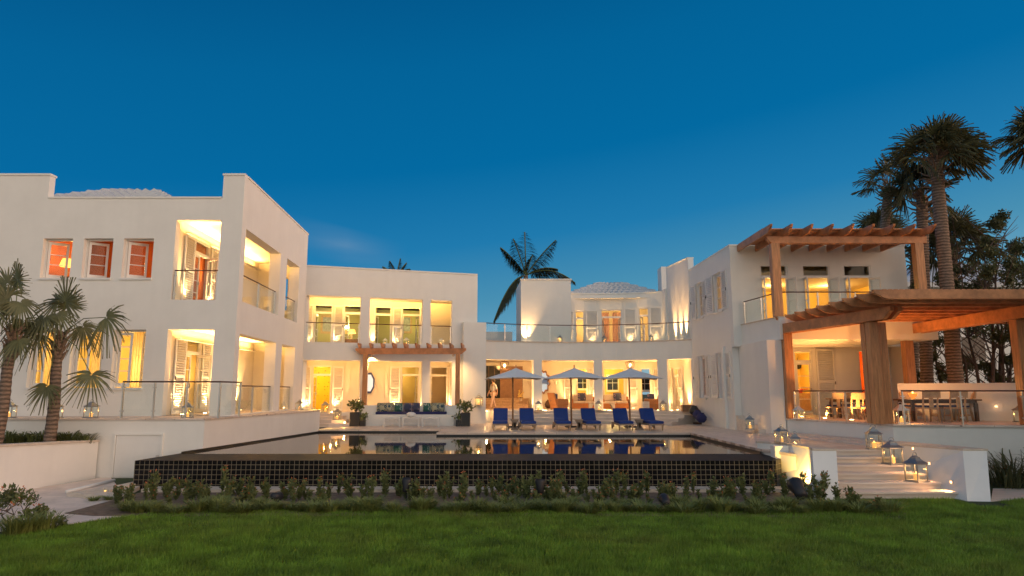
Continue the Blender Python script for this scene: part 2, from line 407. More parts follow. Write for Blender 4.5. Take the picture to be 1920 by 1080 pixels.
# ------------------------------------------------------------ camera, sky, sun
cam_d = bpy.data.cameras.new('camera'); cam = bpy.data.objects.new('camera', cam_d); COL.objects.link(cam)
cam.location = (0, 0, EYE); cam.rotation_euler = (R(90) + PITCH, 0, 0)
cam_d.sensor_width = 36; cam_d.lens = 36 * F / 1920; cam_d.clip_end = 3000; cam_d.clip_start = .1
scene.camera = cam
w = bpy.data.worlds.new('World'); scene.world = w; w.use_nodes = True
nt = w.node_tree; N = nt.nodes; L = nt.links; N.clear()
out = N.new('ShaderNodeOutputWorld')
sky = N.new('ShaderNodeTexSky'); sky.sky_type = 'NISHITA'; sky.sun_disc = False; sky.sun_elevation = R(1.0); sky.sun_rotation = R(109)
bs = N.new('ShaderNodeBackground'); bs.inputs[1].default_value = .002; L.new(sky.outputs[0], bs.inputs[0])
tc = N.new('ShaderNodeTexCoord'); sx = N.new('ShaderNodeSeparateXYZ'); L.new(tc.outputs['Generated'], sx.inputs[0])
def mth(op, a=None, b=None, c=None, clamp=False):
    n = N.new('ShaderNodeMath'); n.operation = op; n.use_clamp = clamp
    for i, q in enumerate((a, b, c)):
        if q is None: continue
        if isinstance(q, (int, float)): n.inputs[i].default_value = q
        else: L.new(q, n.inputs[i])
    return n.outputs[0]
X, Y_, Z = sx.outputs
# dusk blue of the eastern sky, a little paler to the right
zz = mth('ADD', Z, mth('MULTIPLY', X, -.13))
r1 = N.new('ShaderNodeValToRGB'); L.new(zz, r1.inputs[0]); e = r1.color_ramp.elements
stops = [(0.0, srgb(140, 176, 192)), (.07, srgb(104, 162, 190)), (.135, srgb(72, 143, 178)), (.22, srgb(30, 122, 174)), (.33, srgb(0, 105, 161)), (.46, srgb(0, 98, 152)), (.56, srgb(0, 86, 138)), (1.0, srgb(6, 62, 106))]
while len(e) < len(stops): e.new(.5)
for el, (p_, c_) in zip(e, stops): el.position = p_; el.color = c_
# the afterglow of the set sun, low in the sky behind and left of the camera
r2 = N.new('ShaderNodeValToRGB'); L.new(Z, r2.inputs[0]); e = r2.color_ramp.elements
stops = [(0.0, (.78, .74, .65, 1)), (.15, (.78, .76, .69, 1)), (.40, (.72, .74, .71, 1)), (.75, (.62, .67, .71, 1)), (1.0, (.28, .38, .49, 1))]
while len(e) < len(stops): e.new(.5)
for el, (p_, c_) in zip(e, stops): el.position = p_; el.color = c_
dt = mth('ADD', mth('MULTIPLY', X, .20), mth('MULTIPLY', Y_, -.97))
mr = N.new('ShaderNodeMapRange'); mr.interpolation_type = 'SMOOTHSTEP'; mr.inputs['From Min'].default_value = -.25; mr.inputs['From Max'].default_value = .85; L.new(dt, mr.inputs[0])
mx = N.new('ShaderNodeMix'); mx.data_type = 'RGBA'; L.new(mr.outputs[0], mx.inputs[0]); L.new(r1.outputs[0], mx.inputs[6]); L.new(r2.outputs[0], mx.inputs[7])
# the last warm light of the sunset, low on the right and behind the camera
d3 = mth('ADD', mth('MULTIPLY', X, .955), mth('MULTIPLY', Y_, -.295))
m3 = N.new('ShaderNodeMapRange'); m3.interpolation_type = 'SMOOTHSTEP'; m3.inputs['From Min'].default_value = .50; m3.inputs['From Max'].default_value = 1.0; L.new(d3, m3.inputs[0])
e3 = N.new('ShaderNodeMapRange'); e3.inputs['From Min'].default_value = .62; e3.inputs['From Max'].default_value = .05; L.new(Z, e3.inputs[0])
glow = N.new('ShaderNodeMix'); glow.data_type = 'RGBA'; L.new(mth('MULTIPLY', m3.outputs[0], e3.outputs[0]), glow.inputs[0]); L.new(mx.outputs[2], glow.inputs[6]); glow.inputs[7].default_value = (3.9, 2.45, 1.55, 1)
# a thin cloud bank low over the roofs
mp = N.new('ShaderNodeMapping'); mp.inputs['Scale'].default_value = (3.2, 1, 26); mp.inputs['Rotation'].default_value = (0, R(-9), 0); L.new(tc.outputs['Generated'], mp.inputs[0])
nz = N.new('ShaderNodeTexNoise'); nz.inputs['Scale'].default_value = 1.5; nz.inputs['Detail'].default_value = 6; L.new(mp.outputs[0], nz.inputs[0])
def bump_at(sock, c, wd):
    a = mth('ABSOLUTE', mth('SUBTRACT', sock, c))
    return mth('SUBTRACT', 1, mth('DIVIDE', a, wd), clamp=True)
cl = mth('MULTIPLY', mth('MULTIPLY', bump_at(X, -.235, .085), bump_at(mth('ADD', Z, mth('MULTIPLY', X, .22)), .152, .028)), mth('MULTIPLY', nz.outputs[0], .75), clamp=True)
mc = N.new('ShaderNodeMix'); mc.data_type = 'RGBA'; L.new(cl, mc.inputs[0]); L.new(glow.outputs[2], mc.inputs[6]); mc.inputs[7].default_value = srgb(118, 152, 182)
bg = N.new('ShaderNodeBackground'); L.new(mc.outputs[2], bg.inputs[0]); bg.inputs[1].default_value = 1.0
ad = N.new('ShaderNodeAddShader'); L.new(bs.outputs[0], ad.inputs[0]); L.new(bg.outputs[0], ad.inputs[1])
L.new(ad.outputs[0], out.inputs[0])
sd = bpy.data.lights.new('sun', 'SUN'); sd.energy = .42; sd.angle = R(35); sd.color = (1.0, .62, .42)
so = bpy.data.objects.new('sun', sd); COL.objects.link(so); so.rotation_euler = Vector((-.93, .32, -.22)).to_track_quat('-Z', 'Y').to_euler()
so.location = (-20, -20, 20)
scene.view_settings.view_transform = 'Standard'; scene.view_settings.look = 'None'
scene.view_settings.exposure = 0; scene.view_settings.gamma = 1
cy = scene.cycles
cy.use_denoising = True
try: cy.denoiser = 'OPENIMAGEDENOISE'
except Exception: pass
cy.max_bounces = 8; cy.diffuse_bounces = 3; cy.glossy_bounces = 4; cy.transmission_bounces = 6; cy.transparent_max_bounces = 16
cy.caustics_reflective = False; cy.caustics_refractive = False; cy.sample_clamp_indirect = 4.0; cy.use_light_tree = True

LK = 5.7      # strength of the lamps against the fading sky
WARM = (1.0, .55, .20); AMBER = (1.0, .44, .11)
def spot(p, d, W, col=WARM, ang=70, blend=.8, r=.03):
    l = bpy.data.lights.new('uplight_lamp', 'SPOT'); l.energy = W * LK * 1.9; l.color = col; l.spot_size = R(ang); l.spot_blend = blend; l.shadow_soft_size = r
    o = bpy.data.objects.new('uplight_lamp', l); COL.objects.link(o); o.location = p; o.rotation_euler = Vector(d).to_track_quat('-Z', 'Y').to_euler(); return o
def pt(p, W, col=WARM, r=.08):
    l = bpy.data.lights.new('room_lamp', 'POINT'); l.energy = W * LK; l.color = col; l.shadow_soft_size = r
    o = bpy.data.objects.new('room_lamp', l); COL.objects.link(o); o.location = p; return o
def area(p, d, along, ln_, wd_, W, col=WARM):
    # strip lamp: ln_ long in the horizontal direction along, wd_ wide, shining towards d
    l = bpy.data.lights.new('cove_lamp', 'AREA'); l.shape = 'RECTANGLE'; l.size = ln_; l.size_y = wd_; l.energy = W * LK; l.color = col
    o = bpy.data.objects.new('cove_lamp', l); COL.objects.link(o); o.location = p
    x = Vector((along[0], along[1], 0)).normalized(); z = -Vector(d).normalized(); z = (z - x * z.dot(x)).normalized(); y = z.cross(x)
    o.rotation_euler = Matrix((x, y, z)).transposed().to_euler(); return o

# ------------------------------------------------------------ levels
ZD, ZW, ZF, ZT = .95, .82, 1.57, 1.78      # pool deck, water, house floor, side terrace
# ------------------------------------------------------------ ground
m = mat('lawn_soil', (.030, .052, .012), rough=.95, var=.4, nscale=1.5)
tag(MB().prism([(-400, -60), (400, -60), (400, 600), (-400, 600)], -.4, 0).build('lawn', m), kind='structure')
# sand path beside the planting bed
pp = [on_z(u, v, 0) for u, v in [(-160, 1012), (95, 988), (240, 968), (258, 950), (232, 930), (215, 905), (205, 893), (120, 908), (0, 926), (-300, 960)]]
tag(MB().prism(pp, -.05, .012).build('path', M['sand']), kind='structure')
# planting bed soil along the pool wall
bed = [(-9.6, 18.9), (-9.6, 15.2), (-8.8, 14.9), (-5, 14.9), (0, 14.95), (5, 14.8), (8.1, 14.5), (8.5, 15.2), (7.9, 16.9), (7.3, 18.8)]
tag(MB().prism(bed, -.04, .02).build('planting_bed', M['soil']), kind='structure')
# pool deck of travertine
deck = [(-8.6, 42), (-8.6, 30.6), (-3.05, 30.6), (-3.05, 28.1), (7.2, 28.1), (7.2, 20.2), (7.55, 18.6), (8.0, 20.15), (10.62, 20.15), (12.4, 22.2), (12.4, 44), (9, 44)]
tag(MB().prism(deck, ZD - .07, ZD).build('pool_deck', M['travertine']), kind='structure')
under = [(-8.6, 42), (-8.6, 30.66), (-3.0, 30.66), (-3.0, 28.16), (7.26, 28.16), (7.26, 20.2), (7.55, 18.64), (8.0, 20.3), (10.62, 20.3), (12.4, 22.2), (12.4, 44)]
tag(MB().prism(under, -.3, ZD - .074).build('deck_base', M['plaster']), kind='structure')
# distant ground cover is the lawn sheet itself
# ------------------------------------------------------------ infinity pool
pool = thing('infinity_pool', 'black tiled infinity pool with gridded overflow wall facing the lawn', 'swimming pool', (0, 18.9, 0))
def loc(mb, o):  # shift world coordinates into the thing's own
    l = o.location
    for i, p in enumerate(mb.v): mb.v[i] = (p[0] - l[0], p[1] - l[1], p[2] - l[2])
    return mb
WL, WR = -10.15, 7.42
yb, yt = 18.86, 18.86
b = MB()
b.quad((WL, yb, 0), (7.1, yb, 0), (7.1, yt, .76), (WL, yt, .76))
loc(b, pool).build('tile_wall', M['tile'], pool)
b = MB().quad((7.1, yb, 0), (7.44, 19.35, 0), (7.44, 19.35, .76), (7.1, yt, .76))
loc(b, pool).build('tile_end', M['tile'], pool)
b = MB().quad((WL, yb, 0), (WL, yt, .76), (-9.7, 21.3, .80), (-9.7, 21.3, 0))
loc(b, pool).build('tile_side', M['tile_side'], pool)
b = MB()
lip = [(WL, yt, .76), (7.1, yt, .76), (7.44, 19.35, .76), (7.2, 20.2, ZW - .003), (-9.62, 20.2, ZW - .003), (-9.9, 21.3, ZW - .003), (-9.95, 21.3, .78)]
b.add([(WL, yt, .76), (7.1, yt, .76), (7.1, 20.2, ZW - .004), (-9.55, 20.2, ZW - .004)], [(0, 1, 2, 3)])
b.add([(7.1, yt, .76), (7.44, 19.35, .76), (7.24, 20.2, ZW - .004), (7.1, 20.2, ZW - .004)], [(0, 1, 2, 3)])
b.add([(WL, yt, .76), (-9.55, 20.2, ZW - .004), (-9.45, 21.3, ZW - .004), (-9.7, 21.3, .80)], [(0, 1, 2, 3)])
loc(b, pool).build('overflow_ledge', M['tile_flat'], pool, fixn=False)
b = MB().box(-9.6, 7.6, 18.25, 18.79, 0, .10)
loc(b, pool).build('kerb', M['coping'], pool)
wp = [(-9.55, 20.2), (7.2, 20.2), (7.2, 28.1), (-3.05, 28.1), (-3.05, 30.6), (-8.45, 30.6)]
b = MB(); n = len(wp); ZB = -.45
b.add([(x, y, ZB) for x, y in wp], [tuple(range(n))])
for i in range(n):
    a, c = wp[i], wp[(i + 1) % n]
    b.quad((*a, ZB), (*c, ZB), (*c, ZW if i == 0 else ZD - .07), (*a, ZW if i == 0 else ZD - .07))
loc(b, pool).build('basin', mat('basin_tile', (.012, .013, .014), rough=.3), pool, fixn=False)
mw = bpy.data.materials.new('pool_water'); mw.use_nodes = True
nt = mw.node_tree; N = nt.nodes; L = nt.links; b = N['Principled BSDF']
b.inputs['Base Color'].default_value = (.95, .97, .93, 1); b.inputs['Transmission Weight'].default_value = 1; b.inputs['IOR'].default_value = 1.33; b.inputs['Roughness'].default_value = .035
nz = N.new('ShaderNodeTexNoise'); nz.inputs['Scale'].default_value = 1.1; nz.inputs['Detail'].default_value = 2
tcn = N.new('ShaderNodeTexCoord'); L.new(tcn.outputs['Object'], nz.inputs[0])
bp = N.new('ShaderNodeBump'); bp.inputs['Strength'].default_value = .05; bp.inputs['Distance'].default_value = .02; L.new(nz.outputs[0], bp.inputs['Height']); L.new(bp.outputs[0], b.inputs['Normal'])
b2 = MB(); b2.add([(x, y, ZW) for x, y in wp], [tuple(range(n))])
tag(b2.build('water', mw, fixn=False), kind='structure')
# round lights sunk in the pool floor
dep = ZW - ZB
for u, v in [(523, 841), (573, 829), (613, 821), (755, 822), (705, 842), (882, 824), (861, 845), (1002, 826), (1126, 828), (1249, 828)]:
    x, y = on_z(u, v, ZW); k = 1.13 * dep / math.hypot(x, y); x += x * k; y = min(y + y * k, 29.9 if x < -3 else 27.8)
    b = MB().lathe([(.11, 0), (.11, .03), (.09, .04)], (x, y, ZB), 14)
    loc(b, pool).build('pool_light', emis('pool_lamp', (1.0, .80, .38), 220), pool) if u == 523 else loc(b, pool).build('pool_light', bpy.data.materials['pool_lamp'], pool)
# ============================================================ the villa
villa = thing('villa', 'white flat-roofed two-storey villa with lit loggias round the pool', 'house')
def part(mb, name, m, parent=None, **k): return mb.build(name, m, parent or villa, **k)
XF = lambda fr, s, d, z, a=0.0: Matrix.Translation((*fr.P(s, d), z)) @ Matrix.Rotation(fr.ang(s) + a, 4, 'Z')

def shutter(fr, s, wd, z0, z1, d=.06, a=0.0, parent=None):
    # louvred panel hinged at s, running to s+wd (wd may be negative), swung out by a
    b = MB(); W = abs(wd); sg = 1 if wd > 0 else -1; H = z1 - z0; st = .07
    def bx(x0, x1, z0_, z1_, y0=-.02, y1=.02):
        b.box(min(sg * x0, sg * x1), max(sg * x0, sg * x1), y0, y1, z0_, z1_)
    bx(0, st, 0, H); bx(W - st, W, 0, H)
    rails = [(0, .10), (H * .48, H * .48 + .08), (H - .09, H)] if H > 1.6 else [(0, .08), (H - .08, H)]
    for r in rails: bx(st, W - st, *r)
    for (a0, a1) in zip(rails, rails[1:]):
        z = a0[1] + .04
        while z < a1[0] - .03:
            x0, x1 = sorted((sg * st, sg * (W - st)))
            b.hexa([(x0, -.022, z - .026), (x1, -.022, z - .026), (x1, .018, z + .018), (x0, .018, z + .018), (x0, -.022, z - .014), (x1, -.022, z - .014), (x1, .018, z + .030), (x0, .018, z + .030)])
            z += .085
    b.xf(XF(fr, s, d, z0, a))
    o = part(b, 'shutter', M['white'], parent)
    h = MB(); xk = sg * (W - .035)
    h.box(xk - .015, xk + .015, -.05, -.021, H * .45, H * .45 + .13)
    h.xf(XF(fr, s, d, z0, a)); h.build('shutter_latch', M['dark_grey'], o)
    return o

def leaf(fr, s, wd, z0, z1, d, a=0.0, rows=4, cols=1, parent=None, kick=0.0, name='door'):
    b = MB(); W = abs(wd); sg = 1 if wd > 0 else -1; H = z1 - z0; st = .075
    def bx(x0, x1, z0_, z1_, y0=-.022, y1=.022):
        b.box(min(sg * x0, sg * x1), max(sg * x0, sg * x1), y0, y1, z0_, z1_)
    bx(0, st, 0, H); bx(W - st, W, 0, H); bx(st, W - st, 0, .13 + kick); bx(st, W - st, H - .09, H)
    g0, g1 = .13 + kick, H - .09
    for k in range(1, rows):
        z = g0 + (g1 - g0) * k / rows; bx(st, W - st, z - .014, z + .014, -.014, .014)
    for k in range(1, cols):
        x = st + (W - 2 * st) * k / cols; bx(x - .012, x + .012, g0, g1, -.013, .013)
    mt = XF(fr, s, d, z0, a)
    b.xf(mt); o = part(b, name, M['white'], parent)
    g = MB(); x0, x1 = sorted((sg * st, sg * (W - st))); g.box(x0, x1, -.004, .004, g0, g1); g.xf(mt); g.build('pane', M['glass'], o)
    if name == 'door':
        h = MB(); xk = sg * (W - .04); h.box(xk - .015, xk + .015, -.06, -.023, H * .44, H * .44 + .14); h.xf(mt); h.build('door_handle', M['steel'], o)
    return o

def frame(fr, op, d, th=.12, fw=.07, transom=None, name='door_frame', m=None):
    s0, s1, z0, z1 = op; b = MB()
    b.fbox(fr, s0, s0 + fw, d - th, d, z0, z1); b.fbox(fr, s1 - fw, s1, d - th, d, z0, z1); b.fbox(fr, s0 + fw, s1 - fw, d - th, d, z1 - fw, z1)
    if transom: b.fbox(fr, s0 + fw, s1 - fw, d - th, d, z1 - transom - .05, z1 - transom + .06)
    o = part(b, name, m or M['white'])
    if transom:
        g = MB().fbox(fr, s0 + fw, s1 - fw, d - th / 2 - .005, d - th / 2 + .005, z1 - transom + .06, z1 - fw); g.build('transom_pane', M['glass'], o)
    return o

def french(fr, op, d, transom=.5, open_l=None, open_r=None, closed=True, rows=4):
    s0, s1, z0, z1 = op
    frame(fr, op, d, transom=transom)
    zt = z1 - transom - .055 if transom else z1 - .075
    a, c = s0 + .075, s1 - .075; md = (a + c) / 2
    if s1 - s0 < 1.05:
        leaf(fr, a, c - a, z0 + .02, zt, d - .06, a=open_l or 0, rows=rows); return
    leaf(fr, a, md - a - .004, z0 + .02, zt, d - .06, a=open_l or 0, rows=rows)
    leaf(fr, c, md - c + .004, z0 + .02, zt, d - .06, a=open_r or 0, rows=rows)

RL_DIM = .34
def rpt(p, W, col=WARM, r=.08): return pt(p, W * RL_DIM, col, r)
def room(fr, s0, s1, d1, d0, z0, z1, m, mf=None, name='room_lining'):
    # inward lining between depth d1 (front) and d0 (back); the front side is the facade itself
    b = MB(); P = lambda s, d, z: (*fr.P(s, d), z)
    b.quad(P(s0, d0, z0), P(s1, d0, z0), P(s1, d0, z1), P(s0, d0, z1))
    b.quad(P(s0, d1, z0), P(s0, d0, z0), P(s0, d0, z1), P(s0, d1, z1))
    b.quad(P(s1, d0, z0), P(s1, d1, z0), P(s1, d1, z1), P(s1, d0, z1))
    b.quad(P(s0, d1, z1), P(s1, d1, z1), P(s1, d0, z1), P(s0, d0, z1), 1)
    b.quad(P(s0, d0, z0), P(s1, d0, z0), P(s1, d1, z0), P(s0, d1, z0), 2)
    return part(b, name, [m, M['plaster_inner'] if m is not M['orange_wall'] else m, mf or M['teak']], fixn=False)

def curtain(fr, s0, s1, d, z0, z1, m):
    b = MB(); n = max(6, int((s1 - s0) / .045)); P = []
    for k in range(n + 1):
        s = s0 + (s1 - s0) * k / n
        P.append(fr.P(s, d + (.045 if k % 2 else 0) + .01 * math.sin(k * 1.7)))
    for k in range(n): b.quad((*P[k], z0), (*P[k + 1], z0), (*P[k + 1], z1), (*P[k], z1))
    return part(b, 'curtain', m, fixn=False, smooth=True)

def lamp(p, m='shade', h=.62, W=60, col=AMBER, sh=.22):
    x, y, z = p
    l = thing('table_lamp', None, 'lamp', p)
    MB().lathe([(.08, 0), (.09, .02), (.03, .06), (.06, h * .3), (.02, h * .5), (.015, h * .62)], n=14).build('lamp_base', M['cushion'], l, smooth=True)
    b = MB(); n = 20
    for k in range(n):
        a0, a1 = 2 * math.pi * k / n, 2 * math.pi * (k + 1) / n
        b.quad((sh * math.cos(a0), sh * math.sin(a0), h * .6), (sh * math.cos(a1), sh * math.sin(a1), h * .6), (sh * .66 * math.cos(a1), sh * .66 * math.sin(a1), h), (sh * .66 * math.cos(a0), sh * .66 * math.sin(a0), h))
    b.build('lamp_shade', M[m], l, smooth=True, fixn=False)
    if W: pt((x, y, z + h + .12), W, col, .06)
    return l

def uplight(fr, s, d, z, W=34, tilt=-.14, ang=75, col=WARM, fix=True):
    x, y = fr.P(s, d); x2, y2 = fr.P(s, d - 1)
    if fix:
        part(MB().lathe([(.06, 0), (.06, .008), (.045, .012)], (x, y, z), 12), 'uplight', M['uplight'])
    spot((x, y, z + .05), ((x2 - x) * -tilt, (y2 - y) * -tilt, 1), W, col, ang, 1.0, .02)

def cope(fr, s0, s1, z, t=.3, o=.03, h=.07):
    return part(MB().fbox(fr, s0 - (o if s0 <= 0.01 else 0), s1, -t - o, o, z, z + h), 'parapet_coping', M['plaster'])

# ---------------- frames
A = Fr((-24.0, 23.5), (-9.53, 23.5))                  # front of the side wing
FB = Fr((-9.53, 23.5), (-10.05, 32.9))                # its flank, running back
FC = Fr((-10.45, 33.9), (-1.87, 36.6))                # loggia block behind the pool corner
CA = arc((-1.60, 37.0), (3.8, 38.5), (9.62, 36.4))
D = Fr(*CA)                                           # curved garden front
RL = Fr((9.58, 36.5), (9.75, 30.0))                   # flank of the other wing
RF = Fr((9.75, 30.0), (17.6, 30.0))                   # its front, upper floor
LA, LB, LC, LD, LRL, LRF = A.L, FB.L, FC.L, D.L, RL.L, RF.L

# ---------------- side wing: front
Z1 = 5.70                                             # upper floor of the side wing
upw = [A.rect(82, 137, 447, zb=z_at(521, 23.5)), A.rect(158.5, 213, 447, zb=z_at(521, 23.5)), A.rect(233, 289, 447, zb=z_at(521, 23.5))]
low = [A.rect(60, 103, 618, zb=z_at(727, 23.5)), A.rect(136, 195, 618, zb=z_at(727, 23.5)), A.rect(215, 274, 618, zb=z_at(727, 23.5))]
balA = A.rect(331, 415, 412.5, zb=z_at(562, 23.5)); lowA = A.rect(315, 402, 618, zb=ZT)
ZP, ZPH = z_at(372, 23.5), z_at(329, 23.5)
part(wall_mb(A, 0, LA, ZT - .6, ZP, .3, upw + low + [balA, lowA]), 'wall', M['plaster'])
cl = A.px(419, 340)[0]; cr = A.px(93, 340)[0]
part(wall_mb(A, cl, LA, ZP, ZPH, .3), 'parapet', M['plaster']); part(wall_mb(A, 0, cr, ZP, ZPH, .3), 'parapet', M['plaster'])
cope(A, cl - .03, LA, ZPH); cope(A, 0, cr + .03, ZPH)
part(MB().fbox(A, cr + .03, cl - .03, -.33, .03, ZP, ZP + .06), 'parapet_coping', M['plaster'])
# flank
def fbo(u0, v0, u1, v1, z0):
    a = FB.px(u0, v0); b = FB.px(u1, v1); return (a[0], b[0], z0, (a[1] + b[1]) / 2)
zbB = z_at(562, 23.5)
b1 = fbo(452.6, 426, 527, 473, zbB); b2 = fbo(539, 481, 562, 497, zbB)
g1 = fbo(442.6, 626, 518, 642, ZT + .02); g2 = fbo(529, 645, 553.5, 650, ZT + .02)
zb_t = min(b1[3], b2[3]) ; zg_t = (g1[3] + g2[3]) / 2
b1 = (max(b1[0], .46), *b1[1:]); g1 = (max(g1[0], .46), *g1[1:])
b1 = (*b1[:3], zb_t); b2 = (*b2[:3], zb_t); g1 = (*g1[:3], zg_t); g2 = (*g2[:3], zg_t)
part(wall_mb(FB, .30, LB, ZT - .6, ZPH, .45, [b1, b2, g1, g2]), 'wall', M['plaster'])
part(MB().fbox(FB, .30, LB + .02, -.48, .03, ZPH, ZPH + .07), 'parapet_coping', M['plaster'])
# loggia inside the flank: inner wall, floors, ceilings
WI = Fr((-11.95, 23.8), (-12.25, 32.5))
def frs(fr, z, za, zb): return fr
dl1 = (1.30, 2.75, ZT + .02, ZT + 2.75); du1 = (1.45, 2.95, Z1 + .02, Z1 + 2.65)
part(wall_mb(WI, 0, WI.L, ZT - .1, 9.0, .2, [dl1, du1]), 'inner_wall', M['plaster_inner'])
zcl, zcu = 4.86, z_at(412.5, 23.5) + .12
def slab(poly, z0, z1, m='plaster_inner', name='floor_slab'): return part(MB().prism(poly, z0, z1), name, M[m])
lp = [(-11.95, 23.8), (-10.0, 23.8), (-10.5, 32.5), (-12.25, 32.5)]
slab(lp, ZT - .1, ZT + .015, 'travertine'); slab(lp, zcl, Z1, 'plaster_inner'); slab(lp, zcu, zcu + .2, 'plaster_inner')
EW = Fr((-12.25, 32.5), (-10.47, 32.5))
part(wall_mb(EW, 0, EW.L, ZT, zcu + .2, .3, [(.55, 1.45, Z1 + .75, Z1 + 2.3)]), 'end_wall', M['plaster_inner'])
part(MB().prism([(-24, 23.8), (-9.9, 23.8), (-10.4, 33), (-24, 33)], 9.02, 9.2), 'roof', M['plaster'])
french(WI, dl1, -.02, open_r=R(70)); french(WI, du1, -.02, open_r=R(60))
shutter(WI, dl1[0] - .02, -.86, ZT + .03, ZT + 2.7, .07); shutter(WI, dl1[1] + .02, .72, ZT + .03, ZT + 2.7, .07)
shutter(WI, du1[0] - .02, -.86, Z1 + .03, Z1 + 2.6, .07); shutter(WI, du1[1] + .02, .72, Z1 + .03, Z1 + 2.6, .07)
# front shutter leaning against the lower opening
for dd, Wt in ((.8, 120), (3.3, 130), (5.4, 110)): uplight(WI, dd, .28, ZT + .02, Wt)
uplight(WI, 4.4, .25, ZT + .02, 120); uplight(WI, 6.6, .25, ZT + .02, 110); uplight(WI, 2.1, .55, ZT + .02, 30); uplight(WI, .8, .3, Z1 + .01, 80)
for dd in (3.1, 4.9): uplight(WI, dd, .25, Z1 + .01, 130)
for z, W in ((zcu, 62), (zcl, 58)):
    x0, y0 = WI.P(.6, .18); x1, y1 = WI.P(WI.L - .6, .18)
    cs = MB(); cs.fbox(WI, .4, WI.L - .4, .10, .28, z - .42, z - .39)
    part(cs, 'cove_ledge', M['plaster_inner'])
    cs = MB(); cs.fbox(WI, .5, WI.L - .5, .16, .19, z - .39, z - .375); part(cs, 'cove_light', M['strip'])
    area(((x0 + x1) / 2, (y0 + y1) / 2, z - .36), (.55, .0, 1), (x1 - x0, y1 - y0), 7.2, .1, W, (1, .52, .13))
    area((-11.0, 24.1, z - .36), (0, .3, 1), (1, 0), 1.2, .1, W * .3, (1, .52, .13))
# rooms of the side wing
RA = Fr((-24, 23.8), (-12.2, 23.8))
room(RA, 3, RA.L, 0, -5, Z1, 8.9, M['orange_wall']); room(RA, 1, RA.L, 0, -5, ZT, 4.9, M['yellow_wall'])
part(MB().fbox(RA, 6.9, 7.0, -2.6, -.3, Z1, 8.9), 'partition', M['orange_wall'])
for o in upw:
    frame(A, o, -.16, th=.08, fw=.06, name='window_frame')
    part(MB().fbox(A, o[0] - .03, o[1] + .03, -.16, .05, o[2] - .07, o[2] - .002), 'window_sill', M['white'])
    leaf(A, o[0] + .07, (o[1] - o[0]) * .60, o[2] + .03, o[3] - .08, -.20, a=R(40), rows=3, cols=1, name='window')
    curtain(A, o[0] - .85, o[0] - .45, -.9, o[2] - .3, o[3] + .1, M['curtain_lilac'])
for k, o in enumerate(low):
    frame(A, o, -.16, th=.08, fw=.06, name='window_frame')
    part(MB().fbox(A, o[0] - .03, o[1] + .03, -.16, .05, o[2] - .07, o[2] - .002), 'window_sill', M['white'])
    leaf(A, o[0] + .07, (o[1] - o[0] - .14) * .5, o[2] + .03, o[3] - .08, -.22, rows=4, cols=1, name='window')
    leaf(A, o[1] - .07, -(o[1] - o[0] - .14) * .5, o[2] + .03, o[3] - .08, -.22, rows=4, cols=1, name='window', a=R(-50))
    curtain(A, o[0] - .50, o[0] - .08, -.7, o[2] - .3, o[3] + .1, M['curtain_cream'])
    curtain(A, o[1] - .80, o[1] - .36, -.75, o[2] - .3, o[3] + .1, M['curtain_cream'])
x, z = x_at(125, 24.6, 6.9), z_at(516, 24.6)
lamp((x, 24.6, z - .1), W=7, h=.7, sh=.26)['label'] = 'lit orange table lamp in the leftmost upper window'
part(MB().box(x - .3, x + .3, 24.3, 24.9, Z1, z - .1), 'side_table', M['teak'])
x = x_at(258, 25.0, 6.6)
lamp((x, 25.2, 5.95), W=5, h=.6, sh=.3)['label'] = 'low glowing lamp behind the upper window nearest the corner balcony'
rpt((x_at(185, 26.5, 7.5), 26.5, 7.6), 30, (1, .6, .25), .2)
rpt((x_at(165, 26.0, 3.8), 26.0, 3.9), 130, (1, .62, .18), .2); rpt((x_at(60, 26.0, 3.8), 25.4, 3.2), 90, (1, .6, .18), .2); rpt((-13.6, 25.0, 3.4), 70, (1, .6, .18), .2)
rpt((-14, 27, Z1 + 2.2), 14, (1, .55, .2), .2)
# small tile roof over the side wing
def hip(poly_c, hw, hd, z0, h, rw, name='tile_roof'):
    # hipped roof whose slopes are built of rows of overlapping tiles
    cx, cyy = poly_c; b = MB(); rows = 8
    for k in range(rows):
        f0, f1 = k / rows, (k + 1) / rows
        def ring(f, dz):
            a = hw + (rw - hw) * f; c = hd * (1 - f) + .02
            return [(cx - a, cyy - c, z0 + h * f + dz), (cx + a, cyy - c, z0 + h * f + dz), (cx + a, cyy + c, z0 + h * f + dz), (cx - a, cyy + c, z0 + h * f + dz)]
        r0, r1 = ring(f0, .09), ring(f1, .02)
        for i in range(4):
            p0, p1, q0, q1 = Vector(r0[i]), Vector(r0[(i + 1) % 4]), Vector(r1[i]), Vector(r1[(i + 1) % 4])
            n = max(2, int((p1 - p0).length / .34))
            up = Vector((0, 0, 1))
            for j in range(n):
                t0, t1 = j / n, (j + 1) / n; tm = (t0 + t1) / 2
                a0, a1, c0, c1 = p0.lerp(p1, t0), p0.lerp(p1, t1), q0.lerp(q1, t0), q0.lerp(q1, t1)
                am, cm = p0.lerp(p1, tm) + up * .11, q0.lerp(q1, tm) + up * .07
                b.quad(a0, am, cm, c0); b.quad(am, a1, c1, cm); b.add([a0, a1, am, a0 - up * .05, a1 - up * .05], [(0, 2, 1), (3, 0, 1, 4)])
    b.add([(cx - hw, cyy - hd, z0 - .02), (cx + hw, cyy - hd, z0 - .02), (cx + hw, cyy + hd, z0 - .02), (cx - hw, cyy + hd, z0 - .02)], [(3, 2, 1, 0)])
    return part(b, name, M['roof_tile'], fixn=False)
hip((x_at(248, 27.4, 10), 27.4), 3.6, 3.2, 9.3, z_at(359, 27.4) - 9.3, .9)

